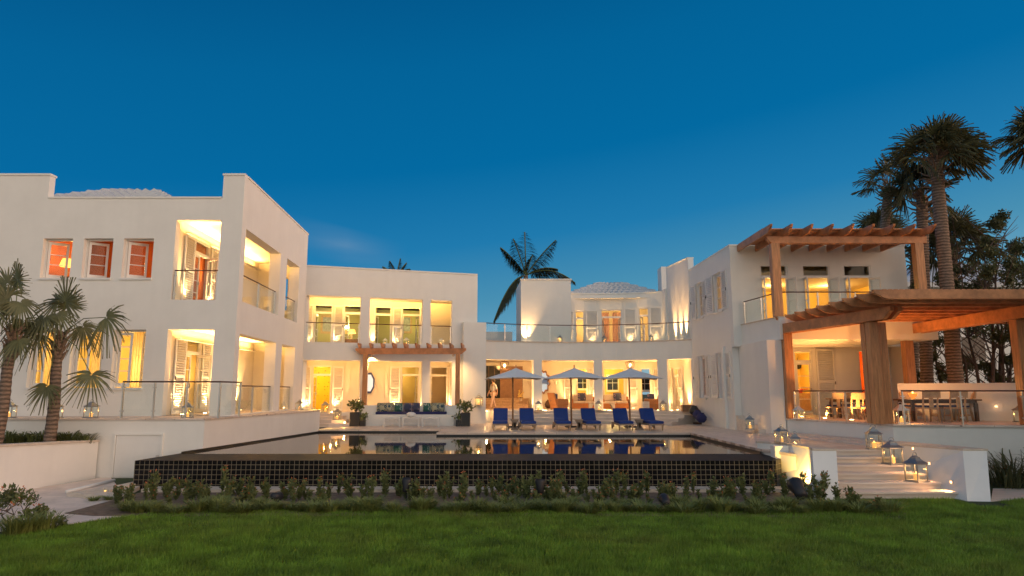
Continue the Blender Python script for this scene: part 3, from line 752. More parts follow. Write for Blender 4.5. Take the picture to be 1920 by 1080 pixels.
# ---------------- loggia block at the pool corner
ZU = FC.px(640, 642)[1] - .02
ZCP = 8.85
cu = [FC.rect(575.5, 677, 553, zb=ZU + .02), FC.rect(694.5, 793, 558, zb=ZU + .02), FC.rect(808, 848, 562, zb=ZU + .02)]
cg = [FC.rect(569, 676, 675, zb=ZF + .02), FC.rect(690.7, 792, 677, zb=ZF + .02), FC.rect(807, 848, 677.5, zb=ZF + .02)]
zu = sum(o[3] for o in cu) / 3; zg = sum(o[3] for o in cg) / 3
cu = [(max(o[0], .06), o[1], o[2], zu) for o in cu]; cg = [(max(o[0], .06), o[1], o[2], zg) for o in cg]
part(wall_mb(FC, 0, LC, .9, ZCP, .32, cu + cg), 'wall', M['plaster'])
cope(FC, 0, LC, ZCP, .32)
CD = -2.55
CB = Fr(FC.P(-.4, CD), FC.P(LC + .2, CD))
def onCB(u0, u1, vt, vb=None, zb=None): return CB.rect(u0, u1, vt, vb, zb)
ud = [onCB(590, 625, 570, zb=ZU + .03), onCB(645, 680, 571, zb=ZU + .03), onCB(702, 735, 574, zb=ZU + .03), onCB(754, 790, 575, zb=ZU + .03)]
gd = [onCB(586, 623, 685, zb=ZF + .03), onCB(752, 788, 686, zb=ZF + .03), onCB(807, 840, 687, zb=ZF + .03)]
part(wall_mb(CB, 0, CB.L, ZF, ZCP - .1, .2, ud + gd), 'inner_wall', M['plaster_inner'])
def fslab(fr, s0, s1, d0, d1, z0, z1, m, name='floor_slab'): return part(MB().fbox(fr, s0, s1, d0, d1, z0, z1), name, M[m])
fslab(FC, 0, LC, CD, -.32, ZF - .2, ZF + .015, 'travertine')
fslab(FC, 0, LC, CD, -.32, zg + .14, ZU, 'plaster_inner'); fslab(FC, 0, LC, CD - 5, -.32, zu + .16, zu + .4, 'plaster_inner', 'roof')
part(MB().fbox(FC, LC - .3, LC, CD - 5, -.33, ZF, ZCP), 'side_wall', M['plaster'])
part(MB().fbox(FC, 0, .3, CD - 5, -.33, ZF, ZCP), 'side_wall', M['plaster'])
for k, o in enumerate(ud): french(CB, o, -.02, transom=.45, open_l=R(80) if k in (0, 3) else R(72), open_r=R(-75), rows=4)
for k, o in enumerate(gd): french(CB, o, -.02, transom=.5, open_l=R(78), open_r=R(-78), rows=4)
zud, zgd = ud[0][3], gd[0][3]
for k, o in enumerate(ud):
    if k in (0,): shutter(CB, o[0] - .04, -.52, o[2], o[3] - .03, .05)
    shutter(CB, o[1] + .05, .52, o[2], o[3] - .03, .05) if k in (0, 2) else None
for k, o in enumerate(gd):
    shutter(CB, o[0] - .04, -.56, o[2], o[3] - .03, .05) if k < 2 else None
    shutter(CB, o[1] + .05, .56, o[2], o[3] - .03, .05) if k in (0, 2) else None
# panel mouldings on the ground-floor back wall
for u0, u1 in ((655, 676), (692, 724)):
    a = onCB(u0, u1, 688, zb=ZF + .25); b = MB()
    for q in ((a[0], a[0] + .05, a[2], a[3]), (a[1] - .05, a[1], a[2], a[3]), (a[0] + .05, a[1] - .05, a[3] - .05, a[3]), (a[0] + .05, a[1] - .05, a[2], a[2] + .05)):
        b.fbox(CB, q[0], q[1], 0.002, .03, q[2], q[3])
    part(b, 'wall_panel', M['plaster_inner'])
room(CB, .1, 4.35, -.2, -4, ZU, zu + .16, M['sage_wall']); room(CB, 4.4, CB.L - .35, -.2, -4, ZU, zu + .16, M['sage_wall'])
room(CB, .1, 3.0, -.2, -3.4, ZF, zg + .14, M['wallpaper']); room(CB, 3.1, 7.2, -.2, -4, ZF, zg + .14, M['cream_wall']); room(CB, 7.25, CB.L - .35, -.2, -4, ZF, zg + .14, M['plaster_inner'], M['dark_wood'])
def inroom(fr, s, d, z): return (*fr.P(s, d), z)
p = inroom(CB, 1.5, -1.6, ZF + 2.1); rpt(p, 85, (1, .66, .12), .15)
p = inroom(CB, 5.9, -3.2, ZF + 1.9); rpt(p, 28, (1, .55, .12), .15)
p = inroom(CB, 8.2, -2.2, ZF + 1.6); rpt(p, 10, AMBER, .15)
p = inroom(CB, 1.6, -2.2, ZU + 1.9); rpt(p, 42, (1, .72, .25), .15)
s_, z_ = CB.px(659, 632, -1.0); q = inroom(CB, s_, -1.0, ZU + .45); lamp(q, W=30, h=.55, sh=.24, col=(1, .7, .25))['label'] = 'bright lamp glowing in the upper doorway by the wide pier'
part(MB().fbox(CB, s_ - .4, s_ + .4, -1.3, -.7, ZU, ZU + .44), 'side_table', M['teak'])
p = inroom(CB, 6.6, -2.4, ZU + 1.9); rpt(p, 55, (1, .74, .22), .15)
# pictures in the upper rooms
for u in (613, 762):
    s_, z_ = CB.px(u, 608, -3.9)
    f = part(MB().fbox(CB, s_ - .35, s_ + .35, -3.97, -3.93, z_ - .55, z_ + .55), 'picture_frame', M['teak_pale'])
    MB().fbox(CB, s_ - .24, s_ + .24, -3.93, -3.92, z_ - .42, z_ + .42).build('picture_print', M['picture'], f)
# lights: cove over each opening, uplights at the jambs
for o in cu:
    x0, y0 = FC.P((o[0] + o[1]) / 2, -.55)
    part(MB().fbox(FC, o[0], o[1], -.62, -.42, zu + .01, zu + .04), 'cove_ledge', M['plaster_inner'])
    part(MB().fbox(FC, o[0] + .03, o[1] - .03, -.56, -.50, zu + .04, zu + .055), 'cove_light', M['strip'])
    area((x0, y0, zu + .07), (-.3, .75, .6), (FC.P(1)[0] - FC.P(0)[0], FC.P(1)[1] - FC.P(0)[1]), o[1] - o[0], .08, 26 * (o[1] - o[0]) / 2, (1, .52, .12))
    for s_ in (o[0] + .25, o[1] - .25): uplight(FC, s_, -.55, ZU + .01, 8, tilt=.05)
for u in (577, 630, 672, 700, 742):
    s_, z_ = CB.px(u, 640, .22); uplight(CB, s_, .22, ZU + .01, 26)
for o in cg:
    for s_ in (o[0] + .08, o[1] - .08): uplight(FC, s_, -.22, ZF + .02, 26, tilt=0, ang=60)
    xx, yy = FC.P((o[0] + o[1]) / 2, -.45); area((xx, yy, zg + .10), (-.3, .8, -.5), (FC.P(1)[0] - FC.P(0)[0], FC.P(1)[1] - FC.P(0)[1]), o[1] - o[0], .06, 6 * (o[1] - o[0]) / 2, (1, .48, .13))
for u in (574, 630, 741, 846):
    s_, z_ = CB.px(u, 762, .24); uplight(CB, s_, .24, ZF + .02, 34)
# step parapet that joins the curved terrace
jp = Fr(FC.P(LC - .85, .45), FC.P(LC + .38, .45))
part(MB().fbox(jp, 0, jp.L, -.6, 0, .9, z_at(604, jp.P(.5)[1])), 'terrace_parapet', M['plaster'])

# ---------------- curved garden front
ZR = D.px(1087, 643)[1]                # upper terrace floor edge
dg = [D.rect(904, 1000.8, 675.5, zb=ZF + .02), D.rect(1016, 1113, 675.5, zb=ZF + .02), D.rect(1129, 1232, 674.5, zb=ZF + .02), D.rect(1250, 1297, 672.5, zb=ZF + .02)]
zdg = sum(o[3] for o in dg) / 4
dg = [(o[0], min(o[1], LD - .12), o[2], zdg) for o in dg]
part(wall_mb(D, 0, LD, .9, ZR, .42, dg), 'wall', M['plaster'])
b = MB()
for i in range(24): b.fbox(D, LD * i / 24, LD * (i + 1) / 24, -.45, .04, ZR, ZR + .06)
part(b, 'terrace_coping', M['coping'])
fl = [D.P(LD * i / 16, -.42) for i in range(17)] + [(9.4, 43.6), (-2.2, 43.6)]
part(MB().prism(fl, ZF - .2, ZF + .015), 'floor_slab', M['travertine'])
part(MB().prism(fl, zdg + .12, ZR - .01), 'terrace_slab', M['plaster_inner'])
DB = Fr((-2.2, 43.4), (9.5, 42.6))
YI = 1
odr = [DB.rect(1080, 1101, 690, zb=ZF + .02), DB.rect(1131, 1171, 690, zb=ZF + .5), DB.rect(1200, 1220, 690, zb=ZF + .02), DB.rect(1262, 1278, 686, zb=ZF + .02)]
part(wall_mb(DB, 0, DB.L, ZF, ZR - .02, .2, odr), 'inner_wall', M['plaster_inner'])
for k, o in enumerate(odr): frame(DB, o, -.02, transom=.45 if k != 1 else None)
room(DB, 4.0, 10.3, -.2, -3, ZF, zdg + .2, M['yellow_wall']); rpt(inroom(DB, 6.0, -1.2, ZF + 2.0), 90, (1, .68, .18), .15); rpt(inroom(DB, 8.6, -1.2, ZF + 2.0), 60, (1, .68, .18), .15)
for u, v0, v1 in ((1149, 702, 735), (1209, 705, 735), (1093, 705, 732)):
    s_, z0 = DB.px(u, v1, -2.9); z1 = DB.px(u, v0, -2.9)[1]; leaf(DB, s_ - .42, .84, z0, z1, -2.9, rows=2, cols=2, name='window')
    part(MB().fbox(DB, s_ - .34, s_ + .34, -2.97, -2.95, z0 + .14, z1 - .1), 'dark_glass', M['tv'])
for u0, u1 in ((1057, 1070), (1104, 1113), (1175, 1194), (1224, 1233), (1280, 1290)):
    a = DB.rect(u0, u1, 690, zb=ZF + .03); shutter(DB, a[0], a[1] - a[0], a[2], a[3], .06)
    uplight(DB, (a[0] + a[1]) / 2, .3, ZF + .02, 44)
SW = Fr((9.30, 43.2), (9.62, 36.85))
so_ = SW.rect(1262, 1272, 690, zb=ZF + .02)
part(wall_mb(SW, 0, SW.L, ZF, ZR - .02, .25, [so_]), 'inner_wall', M['plaster_inner'])
french(SW, so_, -.02, transom=.45); room(SW, so_[0] - .3, so_[1] + .3, -.25, -1.8, ZF, zdg, M['yellow_wall']); rpt(inroom(SW, (so_[0] + so_[1]) / 2, -.9, ZF + 1.9), 30, (1, .58, .14), .1)
shutter(SW, so_[1] + .03, .85, so_[2], so_[3], .06); shutter(SW, so_[0] - .03, -.6, so_[2], so_[3], .06)
for s_ in (so_[1] + .5, SW.L - .5, so_[0] - .4): uplight(SW, s_, .28, ZF + .02, 60)
# hall end: dark glazed stair opening, wooden panels and the first treads
hd = DB.rect(906, 938, 686, 746); hp = DB.rect(938, 980, 687, 746)
part(MB().fbox(DB, hd[0], hd[1], .02, .08, ZF + .62, hd[3]), 'dark_glazing', M['tv'])
b = MB()
for k in range(1, 3): b.fbox(DB, hd[0] + (hd[1] - hd[0]) * k / 3 - .02, hd[0] + (hd[1] - hd[0]) * k / 3 + .02, .081, .11, ZF + .62, hd[3])
part(b, 'glazing_bar', M['dark_wood'])
part(MB().fbox(DB, hp[0], hp[1], .02, .09, ZF + .62, hp[3]), 'wood_panel', M['brown_panel'])
for k in range(4): part(MB().fbox(DB, hd[0] - .2, hp[1] + .4, .1 + .4 * (3 - k) * 0 + 0, .1 + .45 * (4 - k), ZF + .155 * k, ZF + .155 * (k + 1)), 'stair_tread', M['teak_pale'])
for o in dg:
    for s_ in (o[0] + .09, o[1] - .09): uplight(D, s_, -.28, ZF + .02, 30, tilt=0, ang=55)
    xx, yy = D.P((o[0] + o[1]) / 2, -.6); area((xx, yy, zdg + .08), (0, .8, -.35), (1, 0), (o[1] - o[0]) * .9, .08, 6 * (o[1] - o[0]) / 2.8, (1, .46, .12))
for s_ in (1.5, 5.2, 8.6): pt(inroom(D, s_, -2.6, zdg - .1), 9, (1, .48, .14), .15)
uplight(RL, .35, -.55, ZF + .02, 40, fix=False)

# ---------------- set-back upper floor over the garden front
UB = Fr(*arc((2.9, 42.0), (6.5, 42.3), (9.3, 41.4), 8))
zub = z_at(550, 42.0)
us = [UB.rect(1078, 1096, 582, zb=ZR + .02), UB.rect(1126, 1166, 580, zb=ZR + .02), UB.rect(1196, 1216, 577, zb=ZR + .02)]
part(wall_mb(UB, 0, UB.L, ZR - .02, zub, .25, us), 'wall', M['plaster']); 
b = MB()
for i in range(12): b.fbox(UB, UB.L * i / 12, UB.L * (i + 1) / 12, -.28, .04, zub, zub + .07)
part(b, 'parapet_coping', M['plaster'])
for k, o in enumerate(us): french(UB, o, -.05, transom=.5, open_l=R(75), open_r=R(-75))
for u0, u1, vt in ((1054, 1075, 582), (1098, 1121, 581), (1170, 1192, 578), (1218, 1241, 575)):
    a = UB.rect(u0, u1, vt, zb=ZR + .03); shutter(UB, a[0], a[1] - a[0], a[2], a[3], .06); uplight(UB, (a[0] + a[1]) / 2, .3, ZR + .02, 26)
room(UB, .2, UB.L - .2, -.25, -4, ZR, zub - .3, M['cream_wall']); rpt(inroom(UB, 2.2, -2.2, ZR + 1.7), 60, (1, .55, .2), .15); rpt(inroom(UB, 4.6, -2.2, ZR + 1.7), 50, (1, .55, .2), .15)
for u in (1130, 1160): s_ = UB.px(u, 600, -1.2)[0]; curtain(UB, s_ - .35, s_ + .35, -1.2, ZR + .1, ZR + 2.3, M['curtain_pink'])
tx0, tx1 = x_at(977, 39.0, 7), x_at(1071, 39.0, 7); tz = z_at(525, 39.0)
part(MB().prism([(tx0, 39.0), (tx1, 39.0), (tx1, 42.6), (x_at(968, 42.6, 7), 42.6)], ZR - .01, tz), 'tower', M['plaster'])
part(MB().box(tx0 - .05, tx1 + .05, 38.95, 42.65, tz, tz + .07), 'parapet_coping', M['plaster'])
TW = Fr((tx0, 39.0), (tx1, 39.0)); uplight(TW, .28, .22, ZR + .02, 60)
hip((x_at(1146, 46, 8.6), 46.0), 4.6, 3.6, 8.15, 1.75, .75)
# low wall and roofs behind the open end of the terrace
part(MB().box(-2.0, tx0 - .5, 43.2, 43.5, ZR, z_at(622, 43.2)), 'terrace_wall', M['plaster'])
# tall flank with three uplights
TF = Fr((9.30, 40.6), (9.55, 36.42))
part(MB().extr([(0, ZR - .6), (TF.L, ZR - .6), (TF.L, z_at(484, 36.4)), (0, z_at(503, 40.6))], lambda p, q, t: (*TF.P(p, t), q), -.3, 0), 'flank_wall', M['plaster'])
part(MB().extr([(0, z_at(503, 40.6)), (TF.L, z_at(484, 36.4)), (TF.L, z_at(484, 36.4) + .06), (0, z_at(503, 40.6) + .06)], lambda p, q, t: (*TF.P(p, t), q), -.33, .03), 'parapet_coping', M['plaster'])
for s_ in (1.5, 2.55, 3.5): uplight(TF, s_, .20, ZR + .02, 130, ang=42)
cx0, cx1 = x_at(1241, 43.5, 9), x_at(1262, 43.5, 9)
part(MB().box(cx0, cx1 + 1, 43.5, 44.6, ZR, z_at(500, 43.5)), 'chimney', M['plaster'])
part(MB().box(9.2, 9.5, 40.62, 42.4, ZR, zub + .1), 'flank_wall', M['plaster'])

# ---------------- other wing: flank with four shuttered windows, front with balcony
zr1, zr0 = z_at(456, 30.0), z_at(511, 36.5)
def rlo(u0, v0, u1, v1, vb):   # window on the flank: far edge u0, near edge u1
    a = RL.px(u0, v0); b = RL.px(u1, v1); zb = RL.px(u0, vb)[1]
    return (a[0], b[0], zb, (a[1] + b[1]) / 2)
w1 = rlo(1305.5, 532, 1316, 527, 602); w2 = rlo(1337, 516, 1351.5, 509, 588)
w3 = rlo(1311, 669, 1322, 667, 746); w4 = rlo(1345, 661, 1359, 658, 747)
tops = (w1[3] + w2[3]) / 2; w1 = (*w1[:2], w2[2], tops); w2 = (*w2[:2], w2[2], tops)
tl = (w3[3] + w4[3]) / 2; w3 = (*w3[:2], w4[2], tl); w4 = (*w4[:2], w4[2], tl)
part(wall_mb(RL, 0, LRL - .3, .88, 9.05, .3, [w1, w2, w3, w4]), 'wall', M['plaster'])
part(MB().fbox(RL, 0, LRL - .3, -.33, .03, 9.05, 9.12), 'parapet_coping', M['plaster'])
for o in (w1, w2, w3, w4):
    frame(RL, o, -.08, th=.08, fw=.05, name='window_frame')
    leaf(RL, o[0] + .06, o[1] - o[0] - .12, o[2] + .02, o[3] - .06, -.14, rows=3, cols=2, name='window')
    part(MB().fbox(RL, o[0] - .05, o[1] + .05, -.1, .06, o[2] - .06, o[2] - .003), 'window_sill', M['white'])
    wd = (o[1] - o[0]) * .62
    shutter(RL, o[0] - .03, -wd, o[2], o[3], .06, a=R(7)); shutter(RL, o[1] + .05, wd, o[2], o[3], .024)
    curtain(RL, o[0] - .02, o[1] + .02, -.34, o[2] - .1, o[3] + .1, M['curtain_pink'] if o[2] < 4 else M['curtain_cream'])
room(RL, .5, LRL - .4, -.3, -.95, 5.7, 8.6, M['cream_wall']); rpt((10.36, 34.0, 7.0), 60, (1, .55, .18), .06); rpt((10.4, 31.9, 7.0), 60, (1, .55, .18), .06)
room(RL, .5, LRL - .4, -.3, -.95, ZF, 4.6, M['cream_wall']); rpt((10.36, 34.0, 3.0), 26, (1, .45, .25), .06); rpt((10.4, 31.9, 3.0), 26, (1, .45, .25), .06)
ZB2 = z_at(610, 30.0)
ud2 = [RF.rect(1424, 1476, 496, zb=ZB2 + .02), RF.rect(1503, 1555, 496, zb=ZB2 + .02), RF.rect(1580, 1632, 496, zb=ZB2 + .02)]
zt2 = ud2[0][3]; ud2 = [(a[0], a[1], a[2], zt2) for a in ud2]
part(wall_mb(RF, 0, LRF, 4.55, 9.05, .3, ud2), 'wall', M['plaster'])
part(MB().fbox(RF, -.03, LRF + .03, -.33, .03, 9.05, 9.12), 'parapet_coping', M['plaster'])
part(MB().box(17.3, 17.6, 30.31, 38, ZF, 9.05), 'side_wall', M['plaster'])
for k, o in enumerate(ud2): french(RF, o, -.03, transom=.55, open_l=R(-96), open_r=R(122), rows=4)
room(RF, 1.05, LRF - .35, -.3, -4.5, ZB2, zt2 - .56, M['yellow_wall']); rpt((12.5, 32.5, 7.3), 60, (1, .58, .14), .2); rpt((15.2, 32.5, 7.3), 60, (1, .58, .14), .2)
part(MB().box(10.1, 17.3, 30.3, 38, 8.75, 8.9), 'roof', M['plaster'])
part(MB().box(9.9, 17.3, 37.7, 38, ZF, 8.75), 'back_wall', M['plaster'])
# balcony: slab with solid edge
bx0, by0 = 10.55, 26.8
bp_ = [(10.12, 29.99), (10.55, by0), (16.75, by0), (16.75, 29.99)]
part(MB().prism(bp_, 4.62, ZB2 + .0), 'balcony', M['plaster'])
e_ = Fr((10.12, 29.99), (10.55, by0))
part(MB().fbox(e_, 0, e_.L, -.3, .04, ZB2, ZB2 + .05), 'balcony_coping', M['coping']); part(MB().box(10.86, 16.75, by0 - .04, by0 + .3, ZB2, ZB2 + .05), 'balcony_coping', M['coping'])
# below: pillar, recess, dining front
pq0, pq1 = x_at(1446, 26.95, 1.4), x_at(1474, 26.95, 1.4)
part(MB().box(pq0, pq1, 26.95, 31.2, .9, 4.62), 'pillar', M['plaster'])
QF = Fr((9.6, 31.2), (17.6, 31.4))
kd = QF.rect(1488, 1522, 657, zb=ZF + .02); od = QF.rect(1608, 1632, 656, zb=ZF + .02)
rs = QF.rect(1424, 1447, 654, zb=ZF)
part(wall_mb(QF, 0, QF.L, .9, 4.62, .25, [kd, od]), 'wall', M['plaster'])
shutter(QF, rs[0], rs[1] - rs[0], ZF, rs[3], .05)
french(QF, kd, -.03, transom=.5); frame(QF, od, -.03)
part(MB().fbox(QF, od[0] + .55, od[1] - .08, -.07, -.03, ZF + .03, od[3] - .08), 'orange_door', mat('orange_door_paint', (.62, .20, .03), rough=.5))
a = QF.rect(1528, 1562, 654, zb=ZF + .03); shutter(QF, a[0], a[1] - a[0], a[2], a[3], .05)
room(QF, kd[0] - 1.2, kd[1] + 1.0, -.25, -3.6, ZF, 4.5, M['yellow_wall']); rpt(inroom(QF, (kd[0] + kd[1]) / 2 + .3, -1.6, 3.7), 75, (1, .52, .12), .15)
room(QF, od[0] - .7, od[1] + .7, -.25, -3, ZF, 4.5, M['orange_wall']); rpt(inroom(QF, (od[0] + od[1]) / 2, -1.5, 3.5), 60, AMBER, .15)
part(MB().box(11.01, 17.29, 30.2, 30.6, z_at(640, 30.2), z_at(632, 30.2)), 'soffit_beam', M['plaster'])
# ============================================================ terraces, stairs, outer walls
tp = [(-24, 21.32), (-9.42, 21.32), (-8.47, 30.7), (-8.75, 31.6), (-9.9, 33.95), (-24, 33.95)]
tag(MB().prism(tp, ZT - .05, ZT).build('terrace', M['travertine']), kind='structure')
tw = thing('terrace_wall', 'long white plinth wall under the side wing with a flush service hatch', 'wall', (0, 0, 0))
ti = [(-24, 21.36), (-9.45, 21.36), (-8.50, 30.7), (-8.8, 31.55), (-9.95, 33.9), (-24, 33.9)]
MB().prism(ti, -.3, ZT - .054).build('wall_body', M['plaster'], tw)
hx0, hx1, hz0, hz1 = x_at(217, 21.36, .9), x_at(302, 21.36, .9), .02, z_at(816, 21.36)
b = MB(); y_ = 21.36
for q in ((hx0 - .06, hx0, hz0, hz1 + .06), (hx1, hx1 + .06, hz0, hz1 + .06), (hx0, hx1, hz1, hz1 + .06)): b.box(q[0], q[1], y_ - .045, y_ - .002, q[2], q[3])
b.build('hatch_frame', M['plaster'], tw)
h = MB().box(hx0 + .012, hx1 - .012, y_ - .02, y_ - .003, hz0, hz1 - .015).build('hatch_door', M['white'], tw)
MB().box(hx1 - .12, hx1 - .03, y_ - .05, y_ - .021, .62, .68).build('hatch_latch', M['steel'], h)
# palm bed and its wall on the left
bw = thing('garden_wall', 'low white garden wall holding the palm bed, with a stone coping', 'wall')
WP = [(-13.12, 17.2), (-12.62, 21.3)]
fw = Fr(*WP)
MB().extr([(0, -.1), (fw.L, -.1), (fw.L, 1.08), (0, 1.22)], lambda p, q, t: (*fw.P(p, t), q), -.32, 0).build('wall_body', M['plaster'], bw)
MB().extr([(0, 1.222), (fw.L, 1.082), (fw.L, 1.14), (0, 1.28)], lambda p, q, t: (*fw.P(p, t), q), -.36, .04).build('coping', M['coping'], bw)
MB().box(-26, -13.45, 17.2, 17.5, -.1, 1.22).build('wall_body', M['plaster'], bw)
tag(MB().prism([(-26, 17.5), (-13.45, 17.5), (-12.98, 21.3), (-26, 21.3)], .6, 1.05).build('soil_bed', M['soil']), kind='structure')
sl = thing('stone_slab', 'pale stone slab lying beside the pool corner on the sand', 'slab')
q = [on_z(u, v, .05) for u, v in [(125, 928), (262, 906), (262, 915), (225, 935)]]
MB().prism(q, 0, .10).build('slab', M['coping'], sl)
q2 = [on_z(u, v, .11) for u, v in [(195, 919), (264, 903), (264, 908), (205, 922)]]
MB().prism(q2, .102, .16).build('slab', M['coping'], sl)
pp_ = thing('drain_pipe', 'white drain pipe lying on the sand below the service hatch', 'pipe')
a = on_z(125, 922, .05); c = on_z(214, 901, .05)
MB().tube([(*a, .05), (*c, .06)], .045, 10).build('pipe', M['white'], pp_, smooth=True)
a, c = Vector((*on_z(196, 921, .105), .105)), Vector((*on_z(262, 908, .105), .105)); MB().tube([a, c], .02, 6).build('led_strip', M['edge_strip'], sl)
# central steps along the curved front
st = thing('stone_steps', 'wide curved travertine steps in front of the open living loggia', 'steps')
for k in range(4):
    b = MB(); d0, d1 = (.0 if k == 3 else .35), .6 + .8 * (3 - k)
    n = 14; sa, sb = .5, LD - .05
    z1 = ZD + .155 * (k + 1) - (.004 if k == 3 else 0)
    for i in range(n):
        s0_, s1_ = sa + (sb - sa) * i / n, sa + (sb - sa) * (i + 1) / n
        b.fbox(D, s0_, s1_, .02, d1, ZD + .155 * k + (.001 if k else 0), z1)
    b.build('step', M['travertine_step'], st)
for (s_, d_) in ((dg[0][0] + .1, .35), (dg[1][0] + .1, .35), (dg[2][0] + .35, .35)):
    x, y = D.P(s_, d_); part(MB().lathe([(.07, 0), (.07, .008), (.05, .012)], (x, y, ZF), 12), 'uplight', M['uplight']); pt((x, y, ZF + .12), 3, WARM, .03)
# steps at the end of the plinth
s2 = thing('stone_steps', 'short flight of stone steps between the plinth end and the planters', 'steps')
for k in range(4):
    MB().prism([(-9.6, 32.4 + .5 * k), (-8.55 + .0 * k, 32.4 + .5 * k), (-7.75 - .25 * k, 33.2 + .35 * k), (-7.75 - .25 * k, 35.2), (-9.6, 35.2)], ZD + .155 * k, ZD + .155 * (k + 1)).build('step', M['travertine_step'], s2)
# stairs down to the lawn
s3 = thing('stone_steps', 'flight of six broad travertine steps leading down to the lawn', 'steps')
for k in range(6):
    y0 = 17.3 + .54 * k; h_ = ZD / 6
    b = MB(); b.box(7.98, 10.95 - .06 * k, y0 + .055, 20.35 if k == 5 else y0 + .60, h_ * k, h_ * (k + 1) - .045); b.box(7.98, 10.95 - .06 * k, y0, 20.35 if k == 5 else y0 + .57, h_ * (k + 1) - .045, h_ * (k + 1) + (.003 if k == 5 else 0))
    b.build('step', M['travertine_step'], s3)
def frustum(b, bot, z0, top, z1):
    n = len(bot); b.add([(x, y, z0) for x, y in bot] + [(x, y, z1) for x, y in top], [tuple(range(n - 1, -1, -1)), tuple(range(n, 2 * n))] + [(i, (i + 1) % n, n + (i + 1) % n, n + i) for i in range(n)]); return b
oz = lambda u, v, z: on_z(u, v, z)
lb = [oz(1476, 921, 0), oz(1517, 933, 0), oz(1530, 940, 0), oz(1574, 940, 0)]; lt_ = [oz(1475, 835, 1.1), oz(1516, 842, 1.1), oz(1523, 845, 1.1), oz(1568, 845, 1.1)]
rb = [oz(1814, 941, 0), oz(1858, 942, 0)]; rt = [oz(1805, 845, 1.1), oz(1850, 845, 1.1)]
for nm, lab, bot, top in (
    ('stair_wall', 'white flaring stair wall beside the pool end, lit yellow on its inner face', lb + [(8.02, 20.6), (7.3, 20.6)], lt_ + [(8.01, 20.6), (7.22, 20.6)]),
    ('stair_wall', 'white tapering stair wall right of the lantern-lined steps', [(10.52, 20.6)] + rb + [(11.35, 20.6)], [(10.52, 20.6)] + rt + [(11.45, 20.6)])):
    t = thing(nm, lab, 'wall'); frustum(MB(), bot, -.1, top, 1.10).build('wall_body', M['plaster'], t)
    b = MB(); cxx = sum(p[0] for p in top) / len(top); cyy_ = sum(p[1] for p in top) / len(top)
    b.prism([(cxx + (p[0] - cxx) * 1.04, cyy_ + (p[1] - cyy_) * 1.012) for p in top], 1.101, 1.15).build('coping', M['coping'], t)
frontw = thing('retaining_wall', 'narrow white retaining wall behind the black garden floodlight at the pool end', 'wall')
MB().box(7.28, 7.66, 19.36, 19.7, -.1, 1.1).build('wall_body', M['plaster'], frontw)
# step lights in the right stair wall
for u, v in ((1752, 904), (1707, 869), (1670, 841)):
    y_ = 17.55 + .62 * (904 - v) / 32; z_ = z_at(v, y_)
    t = thing('step_light', {904: 'lowest small square step light in the stair wall near the lawn', 869: 'middle square step light in the stair wall behind a lantern', 841: 'uppermost square step light in the stair wall behind a lantern'}[v], 'step light', (10.52 + (20.6 - y_) * .145 * (1 - .0), y_, z_), group='step lights beside the stairs')
    MB().box(-.02, -.002, -.05, .05, -.045, .045).build('light_frame', M['steel'], t)
    MB().box(-.026, -.021, -.035, .035, -.03, .03).build('light_lens', M['dim_lens'], t)
    spot((10.44 + (20.6 - y_) * .145, y_, z_ - .01), (-.7, -.1, -.75), 3.2, (1, .48, .2), 130, .8, .03)
# dining terrace
dt = [(10.62, 26.94), (12.08, 22.05), (15.8, 21.2), (24, 19.4), (24, 31.0), (10.62, 31.0)]
tag(MB().prism(dt, ZF - .06, ZF).build('terrace', M['travertine']), kind='structure')
rw = thing('retaining_wall', 'white retaining wall under the dining terrace, bluish in shade', 'wall')
di = [(10.66, 26.94), (12.1, 22.1), (15.8, 21.25), (24, 19.45), (24, 31.0), (10.66, 31.0)]
MB().prism(di, -.2, ZF - .064).build('wall_body', M['plaster'], rw)
pw = Fr((14.7, 26.3), (20.5, 22.4))
lw = thing('garden_wall', 'low pinkish wall behind the dining table, leaf shadows across it', 'wall')
MB().fbox(pw, 0, pw.L, -.3, 0, ZF, 2.84).build('wall_body', M['plaster'], lw); MB().fbox(pw, 0, pw.L, -.33, .03, 2.842, 2.9).build('coping', M['plaster'], lw)
s_, z_ = pw.px(1867, 762); x, y = pw.P(s_, .02); t = thing('step_light', 'small round light low in the pinkish wall behind the dining table', 'step light', (x, y, z_))
MB().box(-.04, .04, -.03, -.01, -.022, .022).build('light_lens', M['dim_lens'], t); pt((x - .08, y - .15, z_), .12, (1, .5, .25), .03)
# two long shallow steps along the terrace foot
s4 = thing('stone_steps', 'pair of long low steps along the foot of the dining terrace', 'steps')
MB().prism([(10.1, 26.9), (11.5, 21.9), (11.95, 22.4), (10.5, 26.9)], ZD, ZD + .11).build('step', M['travertine_step'], s4)
MB().prism([(9.6, 26.9), (10.95, 21.4), (11.48, 21.9), (10.08, 26.9)], ZD, ZD + .055).build('step', M['travertine_step'], s4)
s5 = thing('stone_steps', 'narrow steps in the recess up to the shuttered door by the pillar', 'steps')
for k in range(4): MB().box(9.78, pq0 - .01, 27.6 + .8 * k, 31.15, ZD + .155 * k, ZD + .155 * (k + 1)).build('step', M['travertine_step'], s5)
# side path on the far right
pq = [on_z(u, v, 0) for u, v in [(1858, 941), (1930, 934), (2100, 930), (2100, 922), (1930, 918), (1862, 917)]]
tag(MB().prism(pq, -.05, .02).build('path', M['travertine_step']), kind='structure')

